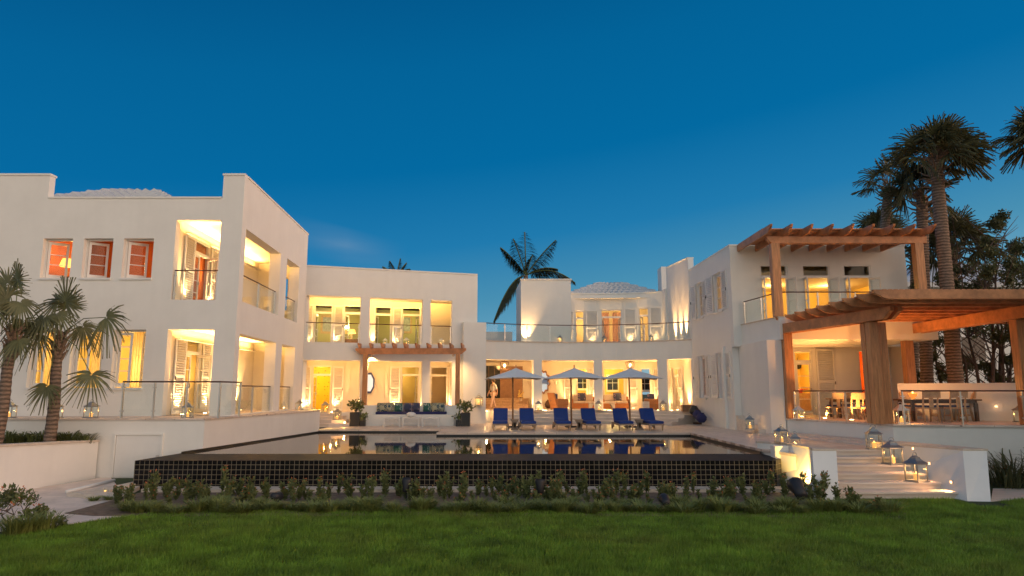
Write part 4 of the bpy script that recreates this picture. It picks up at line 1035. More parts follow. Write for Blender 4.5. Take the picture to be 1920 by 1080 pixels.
# ============================================================ glass railings
def railing(lab, pts, posts=None, h=1.0, span=1.3, grp='glass railings of the house'):
    o = Vector(pts[0]); t = thing('glass_railing', lab, 'railing', pts[0], 0, grp)
    P = [Vector(p) - o for p in pts]
    up = Vector((0, 0, 1))
    MB().tube([p + up * h for p in P], .024, 8).build('handrail', M['rail_wood'], t, smooth=True)
    for a, c in zip(P, P[1:]):
        L_ = (c - a).length; n = max(1, round(L_ / span)); e = (c - a).normalized(); nr = Vector((e.y, -e.x, 0))
        for k in range(n + 1):
            if k == n and c is not P[-1]: continue
            p = a + (c - a) * (k / n); p = p + e * (.03 if k == 0 else (-.03 if k == n else 0))
            b = MB()
            b.hexa([p - e * .02 - nr * .03, p + e * .02 - nr * .03, p + e * .02 + nr * .03, p - e * .02 + nr * .03] + [q + up * (h - .02) for q in (p - e * .02 - nr * .03, p + e * .02 - nr * .03, p + e * .02 + nr * .03, p - e * .02 + nr * .03)])
            for zz_ in (.2, h - .2):
                b.hexa([p - e * .06 - nr * .02 + up * zz_, p + e * .06 - nr * .02 + up * zz_, p + e * .06 + nr * .02 + up * zz_, p - e * .06 + nr * .02 + up * zz_] + [q + up * (zz_ + .04) for q in (p - e * .06 - nr * .02, p + e * .06 - nr * .02, p + e * .06 + nr * .02, p - e * .06 + nr * .02)])
            b.build('post', M['steel'], t)
        for k in range(n):
            p = a + (c - a) * (k / n) + e * .05; q = a + (c - a) * ((k + 1) / n) - e * .05
            b = MB(); d_ = nr * .005
            b.hexa([p - d_ + up * .08, q - d_ + up * .08, q + d_ + up * .08, p + d_ + up * .08, p - d_ + up * (h - .08), q - d_ + up * (h - .08), q + d_ + up * (h - .08), p + d_ + up * (h - .08)])
            b.build('glass_panel', M['rail_glass'], t)
    return t
def frp(fr, s, d, z): return (*fr.P(s, d), z)
xa, xb = x_at(225, 21.5, ZT), x_at(408, 21.5, ZT)
railing('glass railing on the plinth in front of the lower shuttered doors', [(xa, 21.5, ZT), (xb, 21.5, ZT), (xb + .12, 22.9, ZT)], h=1.12, span=1.0)
railing('short glass railing in the upper front opening of the side wing', [frp(A, balA[0] + .02, -.12, balA[2]), frp(A, balA[1] - .02, -.12, balA[2])], h=1.05)
for o, lab in ((g1, 'glass railing in the wide ground-floor flank opening'), (g2, 'narrow glass railing in the ground-floor flank opening nearest the loggia block'), (b1, 'glass railing in the wide upper flank opening'), (b2, 'narrow glass railing in the upper flank opening nearest the loggia block')):
    railing(lab, [frp(FB, o[0] + .02, -.15, o[2]), frp(FB, o[1] - .02, -.15, o[2])], h=1.0, span=2.2)
for o, lab in zip(cu, ('glass railing in the widest upper opening beside the side wing', 'glass railing in the middle upper opening above the small pergola', 'glass railing in the narrowest upper opening by the step parapet')):
    railing(lab, [frp(FC, o[0] + .02, -.1, o[2]), frp(FC, o[1] - .02, -.1, o[2])], h=.98, span=1.1)
s0_ = D.px(907, 641)[0]
railing('long curved glass railing along the roof terrace above the living loggia', [frp(D, s0_ + (LD - .1 - s0_) * k / 9, -.15, ZR + .06) for k in range(10)], h=.95, span=1.3)
railing('glass railing round the balcony under the upper pergola', [frp(e_, .1, -.1, ZB2 + .05), (10.66, 26.9, ZB2 + .05), (16.65, 26.9, ZB2 + .05), (16.65, 29.9, ZB2 + .05)], h=.98, span=1.65)
railing('glass railing on the dining terrace between the pergola posts', [(10.85, 26.6, ZF), (11.95, 22.75, ZF)], h=1.05, span=1.3)
railing('glass railing along the front of the dining terrace before the table', [(12.45, 22.1, ZF), (15.75, 21.38, ZF), (19.5, 20.55, ZF)], h=1.05, span=1.45)

# ============================================================ pergolas
def raft(b, x0, x1, y, z0, z1, th=.09):
    # timber along x, its left end cut in a scroll
    h_ = z1 - z0
    poly = [(x0, z1), (x0 + .04, z1 - h_ * .38), (x0 + .10, z1 - h_ * .52), (x0 + .16, z1 - h_ * .60), (x0 + .26, z0 + .05), (x0 + .42, z0), (x1, z0), (x1, z1)]
    b.extr(poly, lambda p, q, t: (p, t, q), y - th / 2, y + th / 2)
def rafty(b, x, y0, y1, z0, z1, th=.09):
    h_ = z1 - z0
    poly = [(y0, z1), (y0 + .03, z1 - h_ * .3), (y0 + .12, z1 - h_ * .5), (y0 + .24, z0 + h_ * .22), (y0 + .36, z0), (y1, z0), (y1, z1)]
    b.extr(poly, lambda p, q, t: (t, p, q), x - th / 2, x + th / 2)
# upper pergola over the balcony
up_ = thing('pergola', 'brown hardwood pergola over the upper balcony with scroll-ended rafters', 'pergola')
for x in (10.58, 16.36): MB().box(x - .17, x + .17, 26.85, 27.15, ZB2 + .051, 8.50).build('post', M['wood_post'], up_, bevel=.012)
b = MB(); b.extr([(10.28, 8.78), (10.28, 8.68), (10.34, 8.60), (10.40, 8.56), (10.50, 8.5), (16.7, 8.5), (16.7, 8.78)], lambda p, q, t: (p, t, q), 26.88, 27.12)
b.build('beam', M['wood'], up_, bevel=.01)
for k in range(9):
    b = MB(); rafty(b, 10.12 + .80 * k, 25.95, 29.96, 8.785, 9.07); b.build('rafter', M['wood'], up_, bevel=.008)
b = MB()
for k in range(16): b.box(10.1, 16.6, 26.9 + .19 * k, 27.03 + .19 * k, 9.072, 9.11)
b.build('batten', M['wood'], up_)
# dining pergola
lp_ = thing('pergola', 'large hardwood pergola over the dining terrace on clustered posts', 'pergola')
bl = Fr((10.72, 27.4), (11.98, 21.2))
def beam(fr, s0, s1, d0, d1, z0, z1): 
    return MB().extr([(s0, z0), (s1 - .35, z0), (s1 - .2, z0 + .1), (s1 - .1, z0 + .18), (s1, z1 - .14), (s1, z1), (s0, z1)], lambda p, q, t: (*fr.P(p, t), q), d0, d1)
for d0 in (-.26, .04): beam(bl, 0, bl.L, d0, d0 + .15, 4.86, 5.24).build('beam', M['wood'], lp_, bevel=.01)
br_ = Fr((15.95, 28.2), (15.98, 20.2))
for d0 in (-.26, .04): beam(br_, 0, br_.L, d0, d0 + .15, 4.86, 5.24).build('beam', M['wood'], lp_, bevel=.01)
for (x, y) in ((11.80, 22.36), (12.15, 22.52), (11.86, 22.80), (12.24, 22.95)):
    MB().box(x - .145, x + .145, y - .145, y + .145, ZF + .001, 4.855).build('post', M['wood_post'], lp_, bevel=.012)
for (x, y) in ((x_at(1482, 26.9, 2.0), 26.9), (15.95, 27.6), (16.06, 21.6)):
    MB().box(x - .17, x + .17, y - .17, y + .17, ZF + .001, 4.855).build('post', M['wood_post'], lp_, bevel=.012)
for k in range(9):
    y = 19.6 + .92 * k; b = MB(); raft(b, 10.45, 22.0, y, 5.245, 5.52, .12 if k == 0 else .09); b.build('rafter', M['wood'], lp_, bevel=.008)
b = MB()
for k in range(64): b.box(10.85 + .165 * k, 10.96 + .165 * k, 19.75, 27.2, 5.522, 5.562)
b.build('batten', M['wood'], lp_)
# lamps under the dining pergola
for (x, y, W) in ((11.6, 26.0, 34), (12.9, 23.4, 40), (13.9, 24.0, 16)): 
    spot((x, y, 2.4), (.1, .1, 1), W, (1, .42, .10), 130, 1, .05)
for u, v in ((1503, 781), (1547, 784), (1597, 787)):
    x, y = on_z(u, v, ZF); part(MB().lathe([(.07, 0), (.07, .008), (.05, .012)], (x, y, ZF), 12), 'uplight', M['uplight']); spot((x, y, ZF + .04), (.35, .30, 1), 40, AMBER, 100, 1, .03)
# small pergola over the built-in bench
sp_ = thing('pergola', 'small brown pergola over the cushioned bench on two slim posts', 'pergola')
PY = 34.55
px0, px1 = x_at(684, PY, 3), x_at(858, PY, 3)
zb0, zb1 = z_at(664, PY), z_at(653, PY)
for x in (px0, px1): MB().box(x - .11, x + .11, PY - .11, PY + .11, ZD, zb0).build('post', M['wood_post'], sp_, bevel=.01)
b = MB(); xl, xr = x_at(667, PY, 4.6), x_at(874, PY, 4.6)
b.extr([(xl, zb1), (xl, zb1 - .1), (xl + .12, zb0 + .1), (xl + .25, zb0), (xr - .25, zb0), (xr - .12, zb0 + .1), (xr, zb1 - .1), (xr, zb1)], lambda p, q, t: (p, t, q), PY - .09, PY + .09); b.build('beam', M['wood'], sp_, bevel=.01)
for k in range(10):
    x = x_at(675, PY, 4.8) + (x_at(866, PY, 4.8) - x_at(675, PY, 4.8)) * k / 9
    yw = 33.9 + (x + 10.45) / 8.58 * 2.7 - .02
    b = MB(); rafty(b, x, PY - .45, yw, zb1 + .002, zb1 + .24, .07); b.build('rafter', M['wood'], sp_)
for x in (px0 + .25, px1 - .25):
    MB().lathe([(.03, 0), (.07, .05), (.07, .14), (.03, .17)], (x, PY + .25, zb0 - .12), 12).build('flood_lamp', M['steel'], sp_, smooth=True)
    spot((x, PY + .2, zb0 - .16), (0, .75, -1), 26, WARM, 110, 1, .04)
# ============================================================ furniture
# built-in bench with cushions
bn = thing('garden_bench', 'built-in white masonry bench between the small pergola posts', 'bench', (0, 0, 0))
bx0_, bx1_ = x_at(690, 34.4, 1.5), x_at(853, 34.4, 1.5)
zs_ = z_at(777, 33.9); zt_ = z_at(760, 34.3)
MB().box(bx0_ - .6, bx1_ + .35, 34.3, 34.75, ZD, zt_).build('back_wall', M['plaster'], bn)
MB().box(bx0_, bx1_, 33.75, 34.298, ZD, zs_).build('seat', M['plaster'], bn)
cu0, cu1 = x_at(704, 33.8, 1.5), x_at(836, 33.8, 1.5)
t = thing('seat_cushion', 'long navy seat cushion on the built-in bench', 'cushion', ((cu0 + cu1) / 2, 34.0, zs_))
MB().box((cu0 - cu1) / 2, (cu1 - cu0) / 2, -.22, .28, .002, .13).build('cushion', M['navy'], t, bevel=.03)
pa = patterned('medallion_print', 0, [(0, (.02, .03, .06)), (.12, (.55, .55, .2)), (.2, (.03, .05, .09)), (.3, (.5, .45, .3)), (.4, (.02, .06, .1)), (.55, (.35, .35, .25))], 1.3)
pb = patterned('green_floral_print', 0, [(0, (.7, .75, .7)), (.1, (.02, .18, .12)), (.28, (.02, .05, .12)), (.38, (.55, .6, .5)), (.45, (.02, .10, .09))], 4.1)
pc = patterned('violet_floral_print', 0, [(0, (.6, .6, .55)), (.1, (.05, .04, .12)), (.3, (.3, .2, .25)), (.4, (.04, .05, .10))], 7.7)
def cushion(lab, x0, x1, m, y=34.17, z=None, h=.42, lean=.25, name='cushion', grp='patterned cushions on the bench'):
    t = thing(name, lab, 'cushion', ((x0 + x1) / 2, y, z if z is not None else zs_ + .13), 0, grp)
    W = (x1 - x0) / 2; b = MB()
    n = 6
    for sgn in (-1, 1):
        V = []; 
        for i in range(n + 1):
            for j in range(n + 1):
                a, c = i / n * 2 - 1, j / n * 2 - 1
                th = .085 * max(0, (1 - a ** 4)) ** .5 * max(0, (1 - c ** 4)) ** .5
                V.append((a * W, sgn * th + (c + 1) * h / 2 * lean, (c + 1) * h / 2))
        Fs = [(i * (n + 1) + j, (i + 1) * (n + 1) + j, (i + 1) * (n + 1) + j + 1, i * (n + 1) + j + 1) for i in range(n) for j in range(n)]
        b.add(V, Fs)
    b.build('cover', m, t, smooth=True); return t
bu = lambda u: x_at(u, 34.0, 1.7)
cushion('medallion-print bench cushion nearest the planter end', bu(705), bu(737), pa); cushion('green floral cushion between the medallion and violet cushions', bu(738), bu(753), pb)
cushion('violet floral cushion at the middle of the bench', bu(755), bu(770), pc); cushion('second violet floral cushion, right of the bench middle', bu(771), bu(786), pc)
cushion('green floral cushion at the start of the last bench group', bu(792), bu(806), pb); cushion('medallion-print cushion at the far end of the bench', bu(807), bu(833), pa)
# three white lattice tables
def lattice_table():
    t = thing('side_table', '', 'table', (0, 0, 0), 0, 'white lattice tables by the bench')
    W, Dp, H = .80, .45, .42
    MB().box(-W / 2, W / 2, -Dp / 2, Dp / 2, H - .04, H).build('table_top', M['white'], t, bevel=.005)
    for sx_ in (-1, 1):
        for sy in (-1, 1): MB().box(sx_ * (W / 2 - .03) - .022, sx_ * (W / 2 - .03) + .022, sy * (Dp / 2 - .03) - .022, sy * (Dp / 2 - .03) + .022, 0, H - .04).build('leg', M['white'], t)
    b = MB()
    for sy in (-1, 1):
        y = sy * (Dp / 2 - .03)
        b.box(-W / 2 + .055, W / 2 - .055, y - .015, y + .015, .12, .145)
        b.box(-.015, .015, y - .015, y + .015, .145, H - .04)
        for (xa_, xb_) in ((-W / 2 + .05, -.015), (.015, W / 2 - .05)):
            b.tube([(xa_, y, .14), (xb_, y, H - .045)], .013, 6); b.tube([(xa_, y, H - .045), (xb_, y, .14)], .0125, 6)
    b.build('lattice', M['white'], t); return t
lt = lattice_table()
for k, (u, lab) in enumerate(((736, 'white lattice table nearest the dark planters'), (771.5, 'white lattice table carrying the pale stone, middle of three'), (808, 'white lattice table nearest the far bench end'))):
    p = (x_at(u, 33.15, 1.2), 33.15, ZD)
    if k == 0: lt.location = p; lt['label'] = lab
    else: dup(lt, p, label=lab)
t = thing('pebble_ornament', 'rounded white stone ornament on the middle lattice table', 'ornament', (x_at(771, 33.15, 1.4), 33.1, ZD + .42))
b = MB(); b.lathe([(.02, 0), (.16, .04), (.24, .11), (.22, .19), (.12, .25), (.01, .265)], n=14); b.build('stone', M['white'], t, smooth=True)
# planters
def leaves(n, c, r, sz, seed, flat=.8, up=.2):
    g = np.random.default_rng(seed); c = np.array(c); r = np.array(r)
    p = g.normal(size=(n, 3)); p /= np.linalg.norm(p, axis=1)[:, None]; p *= (g.random((n, 1)) ** .45); p = c + p * r
    d = g.normal(size=(n, 3)); d[:, 2] += up; d /= np.linalg.norm(d, axis=1)[:, None]
    e = np.cross(d, g.normal(size=(n, 3))); e /= np.linalg.norm(e, axis=1)[:, None]
    s = sz * (.6 + .8 * g.random((n, 1)))
    a = p - d * s * .1; b_ = p + d * s * .5 + e * s * .28; c_ = p + d * s * 1.1; f = p + d * s * .5 - e * s * .28
    V = np.stack([a, b_, c_, f], 1).reshape(-1, 3); Fc = np.arange(4 * n).reshape(-1, 4)
    return V, Fc
def planter(lab, plab, x, y, w_, h_, seed, n=160, z=ZD):
    t = thing('planter', lab, 'planter', (x, y, z))
    b = MB(); b.box(-w_ / 2, w_ / 2, -w_ / 2, w_ / 2, 0, h_); b.build('pot', M['black_pot'], t, bevel=.01)
    MB().box(-w_ / 2 + .03, w_ / 2 - .03, -w_ / 2 + .03, w_ / 2 - .03, h_ + .001, h_ + .012).build('soil', M['soil'], t)
    s = thing('potted_plant', plab, 'plant', (x, y, z + h_))
    g = random.Random(seed); b = MB()
    for k in range(9):
        a = g.random() * 6.28; q = g.random() * .9
        b.tube([(0, 0, 0), (math.cos(a) * w_ * .4 * q, math.sin(a) * w_ * .4 * q, w_ * .6), (math.cos(a) * w_ * q, math.sin(a) * w_ * q, w_ * (.8 + .5 * g.random()))], [.012, .009, .004], 5)
    b.build('stem', M['bark'], s)
    V, Fc = leaves(n, (0, 0, w_ * .7), (w_ * .95, w_ * .8, w_ * .65), .10 + w_ * .12, seed); np_mesh('foliage', V, Fc, M['leaf'], s)
    V, Fc = leaves(n // 9, (0, 0, w_ * .8), (w_ * 1.1, w_ * .8, w_ * .6), .07, seed + 3); np_mesh('blossom', V, Fc, M['white_flower'], s)
planter('tall black square planter by the short steps', 'flowering shrub in the tall black planter by the short steps', x_at(666.5, 33.4, 1.3), 33.4, .46, .66, 11)
planter('small black pot standing against the tall planter by the short steps', 'low plant in the small pot by the short steps', x_at(680.5, 33.3, 1.1), 33.3, .24, .28, 12, 60)
planter('tall black square planter left of the loungers', 'flowering shrub in the tall black planter left of the loungers', x_at(873, 33.4, 1.3), 33.4, .44, .64, 13)
planter('small black pot beside the tall planter left of the loungers', 'low plant in the small pot left of the loungers', x_at(859, 33.3, 1.1), 33.3, .22, .30, 14, 60)
# sun loungers
def lounger():
    t = thing('sun_lounger', '', 'sun lounger', (0, 0, 0), 0, 'blue sun loungers facing the pool')
    W = .66
    b = MB()
    for sx_ in (-1, 1): b.box(sx_ * (W / 2 - .03) - .03, sx_ * (W / 2 - .03) + .03, 0, 1.95, .22, .29)
    b.box(-W / 2 + .06, W / 2 - .06, 0, .05, .22, .29); b.box(-W / 2 + .06, W / 2 - .06, 1.9, 1.95, .22, .29)
    for k in range(9): b.box(-W / 2 + .06, W / 2 - .06, .12 + k * .13, .20 + k * .13, .265, .285)
    b.build('frame', M['weathered'], t)
    for sx_ in (-1, 1):
        b = MB(); b.hexa([(sx_ * .28 - .02, .10, 0), (sx_ * .28 + .02, .10, 0), (sx_ * .28 + .02, .15, 0), (sx_ * .28 - .02, .15, 0), (sx_ * .28 - .03, .06, .219), (sx_ * .28 + .03, .06, .219), (sx_ * .28 + .03, .15, .219), (sx_ * .28 - .03, .15, .219)]); b.build('leg', M['teak_pale'], t)
        b = MB(); b.box(sx_ * .28 - .025, sx_ * .28 + .025, 1.62, 1.70, .08, .219); b.build('leg', M['weathered'], t)
        b = MB(); b.lathe([(.10, -.025), (.115, -.015), (.115, .015), (.10, .025)], n=16); b.xf(Matrix.Translation((sx_ * .345, 1.66, .115)) @ Matrix.Rotation(R(90), 4, 'Y')); b.build('wheel', M['weathered'], t, smooth=False)
    c = MB().box(-W / 2 + .01, W / 2 - .01, -.02, 1.22, .29, .40).build('seat_cushion', M['blue'], t, bevel=.035)
    b = MB().box(-W / 2 + .01, W / 2 - .01, 0, .11, 0, .72); b.xf(Matrix.Translation((0, 1.20, .36)) @ Matrix.Rotation(R(-38), 4, 'X')); b.build('back_cushion', M['blue'], t, bevel=.035)
    b = MB()
    for sx_ in (-1, 1): b.box(sx_ * (W / 2 - .04) - .02, sx_ * (W / 2 - .04) + .02, .115, .15, 0, .72)
    for k in range(6): b.box(-W / 2 + .06, W / 2 - .06, .12, .145, .06 + k * .11, .13 + k * .11)
    b.xf(Matrix.Translation((0, 1.20, .33)) @ Matrix.Rotation(R(-38), 4, 'X')); b.build('backrest', M['weathered'], t); return t
lg = lounger()
for k, (u, lab, rz) in enumerate(((937.5, 'blue lounger left of the first umbrella pole, nearest the planters', 0), (991.5, 'blue lounger just right of the first umbrella pole', 2), (1057, 'blue lounger left of the middle umbrella pole', 1), (1113, 'blue lounger just right of the middle umbrella pole', 2), (1174, 'blue lounger left of the last umbrella pole', 1), (1231, 'blue lounger right of the last umbrella pole, nearest the round brown mat', 3))):
    p = (x_at(u, 29.6, 1.2), 29.55, ZD)
    if k == 0: lg.location = p; lg['label'] = lab
    else: dup(lg, p, R(rz * 1.8 - 1.2), label=lab)
# umbrellas on side masts
def umbrella():
    t = thing('patio_umbrella', '', 'umbrella', (0, 0, 0), 0, 'white patio umbrellas over the loungers')
    MB().tube([(0, 0, 0), (0, 0, 2.55)], .042, 10).build('pole', M['teak'], t, smooth=True)
    MB().box(-.28, .28, -.28, .28, 0, .06).build('base_plate', M['dark_grey'], t)
    MB().tube([(0, 0, 2.45), (0, -.6, 2.42), (0, -1.0, 2.40)], .035, 8).build('arm', M['teak'], t)
    MB().lathe([(.09, 0), (.12, .05), (.05, .1)], (0, -1.0, 2.33), 12).build('hub', M['teak'], t, smooth=True)
    # square canopy with sagging panels between eight ribs
    b = MB(); n, mrow = 32, 7; base = 0
    hw = 1.30
    def edge(a):
        c_, s_ = math.cos(a), math.sin(a); k = hw / max(abs(c_), abs(s_)); return c_ * k, s_ * k
    V = [(0, -1.0, 2.72)]
    for i in range(1, mrow + 1):
        f = i / mrow
        for k in range(n):
            a = 2 * math.pi * k / n; ex, ey = edge(a); rr = math.hypot(ex, ey)
            z = 2.72 - .45 * f ** .82 - (rr / hw - 1) * .16 * f * f - .035 * math.sin(math.pi * f) * (1 - math.cos(a * 8)) / 2
            V.append((ex * f, -1.0 + ey * f, z))
    Fs = [(0, 1 + k, 1 + (k + 1) % n) for k in range(n)]
    for i in range(mrow - 1):
        for k in range(n): Fs.append((1 + i * n + k, 1 + (i + 1) * n + k, 1 + (i + 1) * n + (k + 1) % n, 1 + i * n + (k + 1) % n))
    b.add(V, Fs)
    o = b.build('canopy', M['canvas'], t, smooth=True, fixn=False); s_ = o.modifiers.new('thick', 'SOLIDIFY'); s_.thickness = .012
    b = MB(); b.lathe([(.0, 0), (.045, .01), (.02, .05), (.03, .09), (.005, .15)], (0, -1.0, 2.72), 10); b.build('finial', M['teak'], t, smooth=True)
    for k in range(8):
        a = math.pi * k / 4; ex, ey = edge(a); MB().tube([(0, -1.0, 2.42), (ex * .93, -1.0 + ey * .93, 2.72 - .45 * .95 - (math.hypot(ex, ey) / hw - 1) * .16 - .03)], .014, 6).build('rib', M['teak'], t)
    return t
um = umbrella()
for k, (u, lab, rz) in enumerate(((961.5, 'white umbrella between the first two blue loungers', 8), (1071, 'white umbrella between the middle two blue loungers', 4), (1180.5, 'white umbrella between the last two blue loungers', -4))):
    p = (x_at(u, 32.4, 2), 32.4, ZD)
    if k == 0: um.location = p; um.rotation_euler = (0, 0, R(rz)); um['label'] = lab
    else: dup(um, p, R(rz), label=lab)
# carved wooden stools
def stump():
    t = thing('wood_stool', '', 'stool', (0, 0, 0), 0, 'carved wooden stools between loungers'); b = MB()
    for k in range(3):
        f0 = -.17 + .115 * k
        b.hexa([(f0, -.15, 0), (f0 + .11, -.15, 0), (f0 + .11, .15, 0), (f0, .15, 0), (-f0 - .11, -.15, .42), (-f0, -.15, .42), (-f0, .15, .42), (-f0 - .11, .15, .42)])
    b.box(-.18, .18, -.16, .16, .421, .45); b.build('body', M['weathered'], t, bevel=.008); return t
sm = stump()
for k, (u, lab) in enumerate(((965, 'carved wooden stool between the first pair of loungers'), (1085.5, 'carved wooden stool between the middle pair of loungers'), (1198.5, 'carved wooden stool between the last pair of loungers'))):
    p = (x_at(u, 30.3, 1.1), 30.3, ZD)
    if k == 0: sm.location = p; sm['label'] = lab
    else: dup(sm, p, label=lab)
# lanterns
def lantern(name_, m, h=.62):
    t = thing('lantern', '', 'lantern', (0, 0, 0), 0, 'candle lanterns about the terraces')
    w_ = h * .27; b = MB(); zb, zt2_ = h * .06, h * .66
    b.box(-w_ * 1.15, w_ * 1.15, -w_ * 1.15, w_ * 1.15, 0, h * .035); b.box(-w_, w_, -w_, w_, h * .035, zb)
    b.build('base', m, t)
    b = MB(); r = h * .018
    for sx_ in (-1, 1):
        for sy in (-1, 1): b.box(sx_ * (w_ - r) - r, sx_ * (w_ - r) + r, sy * (w_ - r) - r, sy * (w_ - r) + r, zb, zt2_)
    for z in (zt2_ - 2 * r,):
        for s_ in (-1, 1): b.box(-w_ + 2 * r, w_ - 2 * r, s_ * (w_ - r) - r, s_ * (w_ - r) + r, z, zt2_); b.box(s_ * (w_ - r) - r, s_ * (w_ - r) + r, -w_ + 2 * r, w_ - 2 * r, z, zt2_)
    b.build('frame', m, t)
    b = MB(); b.lathe([(w_ * 1.65, zt2_), (w_ * 1.62, zt2_ + h * .015), (w_ * .95, zt2_ + h * .10), (w_ * .62, zt2_ + h * .19), (w_ * .6, zt2_ + h * .22), (w_ * .42, zt2_ + h * .23), (w_ * .25, zt2_ + h * .27), (w_ * .05, zt2_ + h * .28)], n=4, rot=math.pi / 4); b.build('roof', m, t)
    b = MB(); b.tube([(w_ * .42 * math.cos(a), 0, zt2_ + h * .275 + w_ * .42 * math.sin(a)) for a in [math.pi * k / 8 for k in range(9)]], h * .012, 6); b.build('handle', m, t)
    b = MB()
    for s_ in (-1, 1): b.box(-w_ + 2 * r, w_ - 2 * r, s_ * (w_ - r) - .002, s_ * (w_ - r) + .002, zb, zt2_ - 2 * r); b.box(s_ * (w_ - r) - .002, s_ * (w_ - r) + .002, -w_ + 2 * r, w_ - 2 * r, zb, zt2_ - 2 * r)
    b.build('glass', M['glass'], t)
    c = MB().lathe([(h * .09, zb), (h * .09, zb + h * .22), (h * .07, zb + h * .23)], n=14).build('candle', M['candle'], t)
    MB().lathe([(.002, 0), (.011, .012), (.007, .03), (.001, .045)], (0, 0, zb + h * .235), 8).build('flame', M['flame'], c)
    return t
ln = lantern('a', M['lantern']); lw_ = lantern('b', M['lantern_white'])
first = {'g': True, 'w': True}
def put_lantern(u, v0, v1, z, lab, y=None, white=False, W=.5):
    # v0 top and v1 base of the lantern
    if y is None: x, y = on_z(u, v1, z)
    else: x = x_at(u, y, z)
    hh = (z_at(v0, y) - z_at(v1, y)); src = lw_ if white else ln; k = 'w' if white else 'g'
    sc = hh / .62
    if first[k]:
        first[k] = False; src.location = (x, y, z); src.scale = (sc,) * 3; src['label'] = lab; src.rotation_euler = (0, 0, R(8))
    else: dup(src, (x, y, z), R(random.uniform(-25, 25)), lab, sc)
    if W: pt((x, y, z + hh * .42), W, (1, .45, .12), .02)
put_lantern(16, 751, 784, ZT, 'tin lantern on the plinth behind the leftmost palm trunk', y=21.75)
put_lantern(103, 752, 784, ZT, 'tin lantern half hidden behind the nearer leaning palm trunk', y=21.8)
put_lantern(170, 751, 784, ZT, 'tin lantern under the third lower window on the plinth', y=21.75)
put_lantern(351, 752, 783, ZT, 'tin lantern behind the plinth railing between two shutters', y=21.8)
put_lantern(561, 748, 767, ZT, 'small tin lantern on the plinth near the flank corner', y=31.2)
put_lantern(609.7, 747, 769, ZF, 'tin lantern at the top of the short steps', y=34.4)
put_lantern(632, 761, 783, ZD + .31, 'tin lantern on a middle tread of the short steps', y=33.35)
put_lantern(898, 739, 760, z_at(760, 36.0), 'tin lantern on the block between bench and loggia', y=36.0)
put_lantern(1009.5, 748, 768.5, ZF, 'tin lantern before the pier behind the second lounger', y=37.35)
put_lantern(1123, 748, 768.5, ZF, 'tin lantern before the pier behind the fourth lounger', y=37.75)
put_lantern(1243.6, 748, 769.5, ZF, 'tin lantern before the pier nearest the brown boxes', y=37.0)
put_lantern(1406.7, 763, 790.7, ZD + .155, 'tin lantern on the first recess step beside the shuttered flank', y=27.9)
put_lantern(1428, 749, 777, ZF, 'tin lantern at the recess door on the top step', y=30.4)
put_lantern(1447, 765, 793, ZD + .155, 'tin lantern half hidden by the balcony pillar', y=27.9)
put_lantern(1466, 796, 829, 1.152, 'tin lantern standing on the stair wall by the pool deck', y=19.9)
put_lantern(1492, 818, 851, ZD, 'tin lantern whose roof alone shows over the stair wall', y=19.95)
put_lantern(1640, 795, 839, ZD, 'tin lantern at the top of the lawn stairs', y=20.2)
put_lantern(1674.7, 818, 866, ZD / 6 * 4, 'tin lantern on the middle tread of the lawn stairs', y=19.15)
put_lantern(1719, 847, 899, ZD / 6 * 2, 'tin lantern on the lowest occupied tread of the lawn stairs', y=18.05)
put_lantern(1917, 753, 788, ZF, 'tin lantern against the pinkish wall at the photo edge', y=23.6)
put_lantern(1498, 757, 783, ZF, 'white lantern glowing by the slim pergola post and kitchen door', white=True, y=26.2, W=1.2)
put_lantern(1691, 753, 791, ZF, 'white lantern on the dining terrace just right of the clustered posts', white=True, y=22.7, W=1.0)
put_lantern(722, 632, 644, ZU + .02, 'pale lantern in the middle upper opening nearer the side wing', white=True, y=35.9, W=.2)
put_lantern(762, 631, 645, ZU + .02, 'pale lantern in the middle upper opening nearer the parapet step', white=True, y=36.2, W=.2)
put_lantern(827, 630, 644, ZU + .02, 'pale lantern alone in the narrow upper opening', white=True, y=36.7, W=.2)
put_lantern(1050, 628, 642, ZR + .06, 'tin lantern on the roof terrace beside the first upper shutter', y=38.9, W=.2)
put_lantern(1133, 628, 642, ZR + .06, 'tin lantern on the roof terrace before the widest upper door', y=38.9, W=.2)
put_lantern(1221, 625, 639, ZR + .06, 'tin lantern on the roof terrace before the last upper shutter', y=38.2, W=.2)
# tea lights
for u, v, z, y, lab in ((622, 769, ZF, 34.0, 'tea light glowing at the head of the short steps'), (646, 783, ZD + .155, 33.1, 'tea light glowing low on the short steps'), (1415, 765, ZF, 29.9, 'tea light glowing between the recess lanterns')):
    t = thing('tea_light', lab, 'candle', (x_at(u, y, z), y, z)); MB().lathe([(.05, 0), (.06, .09), (.055, .09), (.045, .02)], n=12).build('cup', M['glass'], t); MB().lathe([(.035, .01), (.035, .05), (.01, .075)], n=10).build('wax', M['uplight'], t); pt((t.location.x, y - .05, z + .14), 1.6, AMBER, .02)
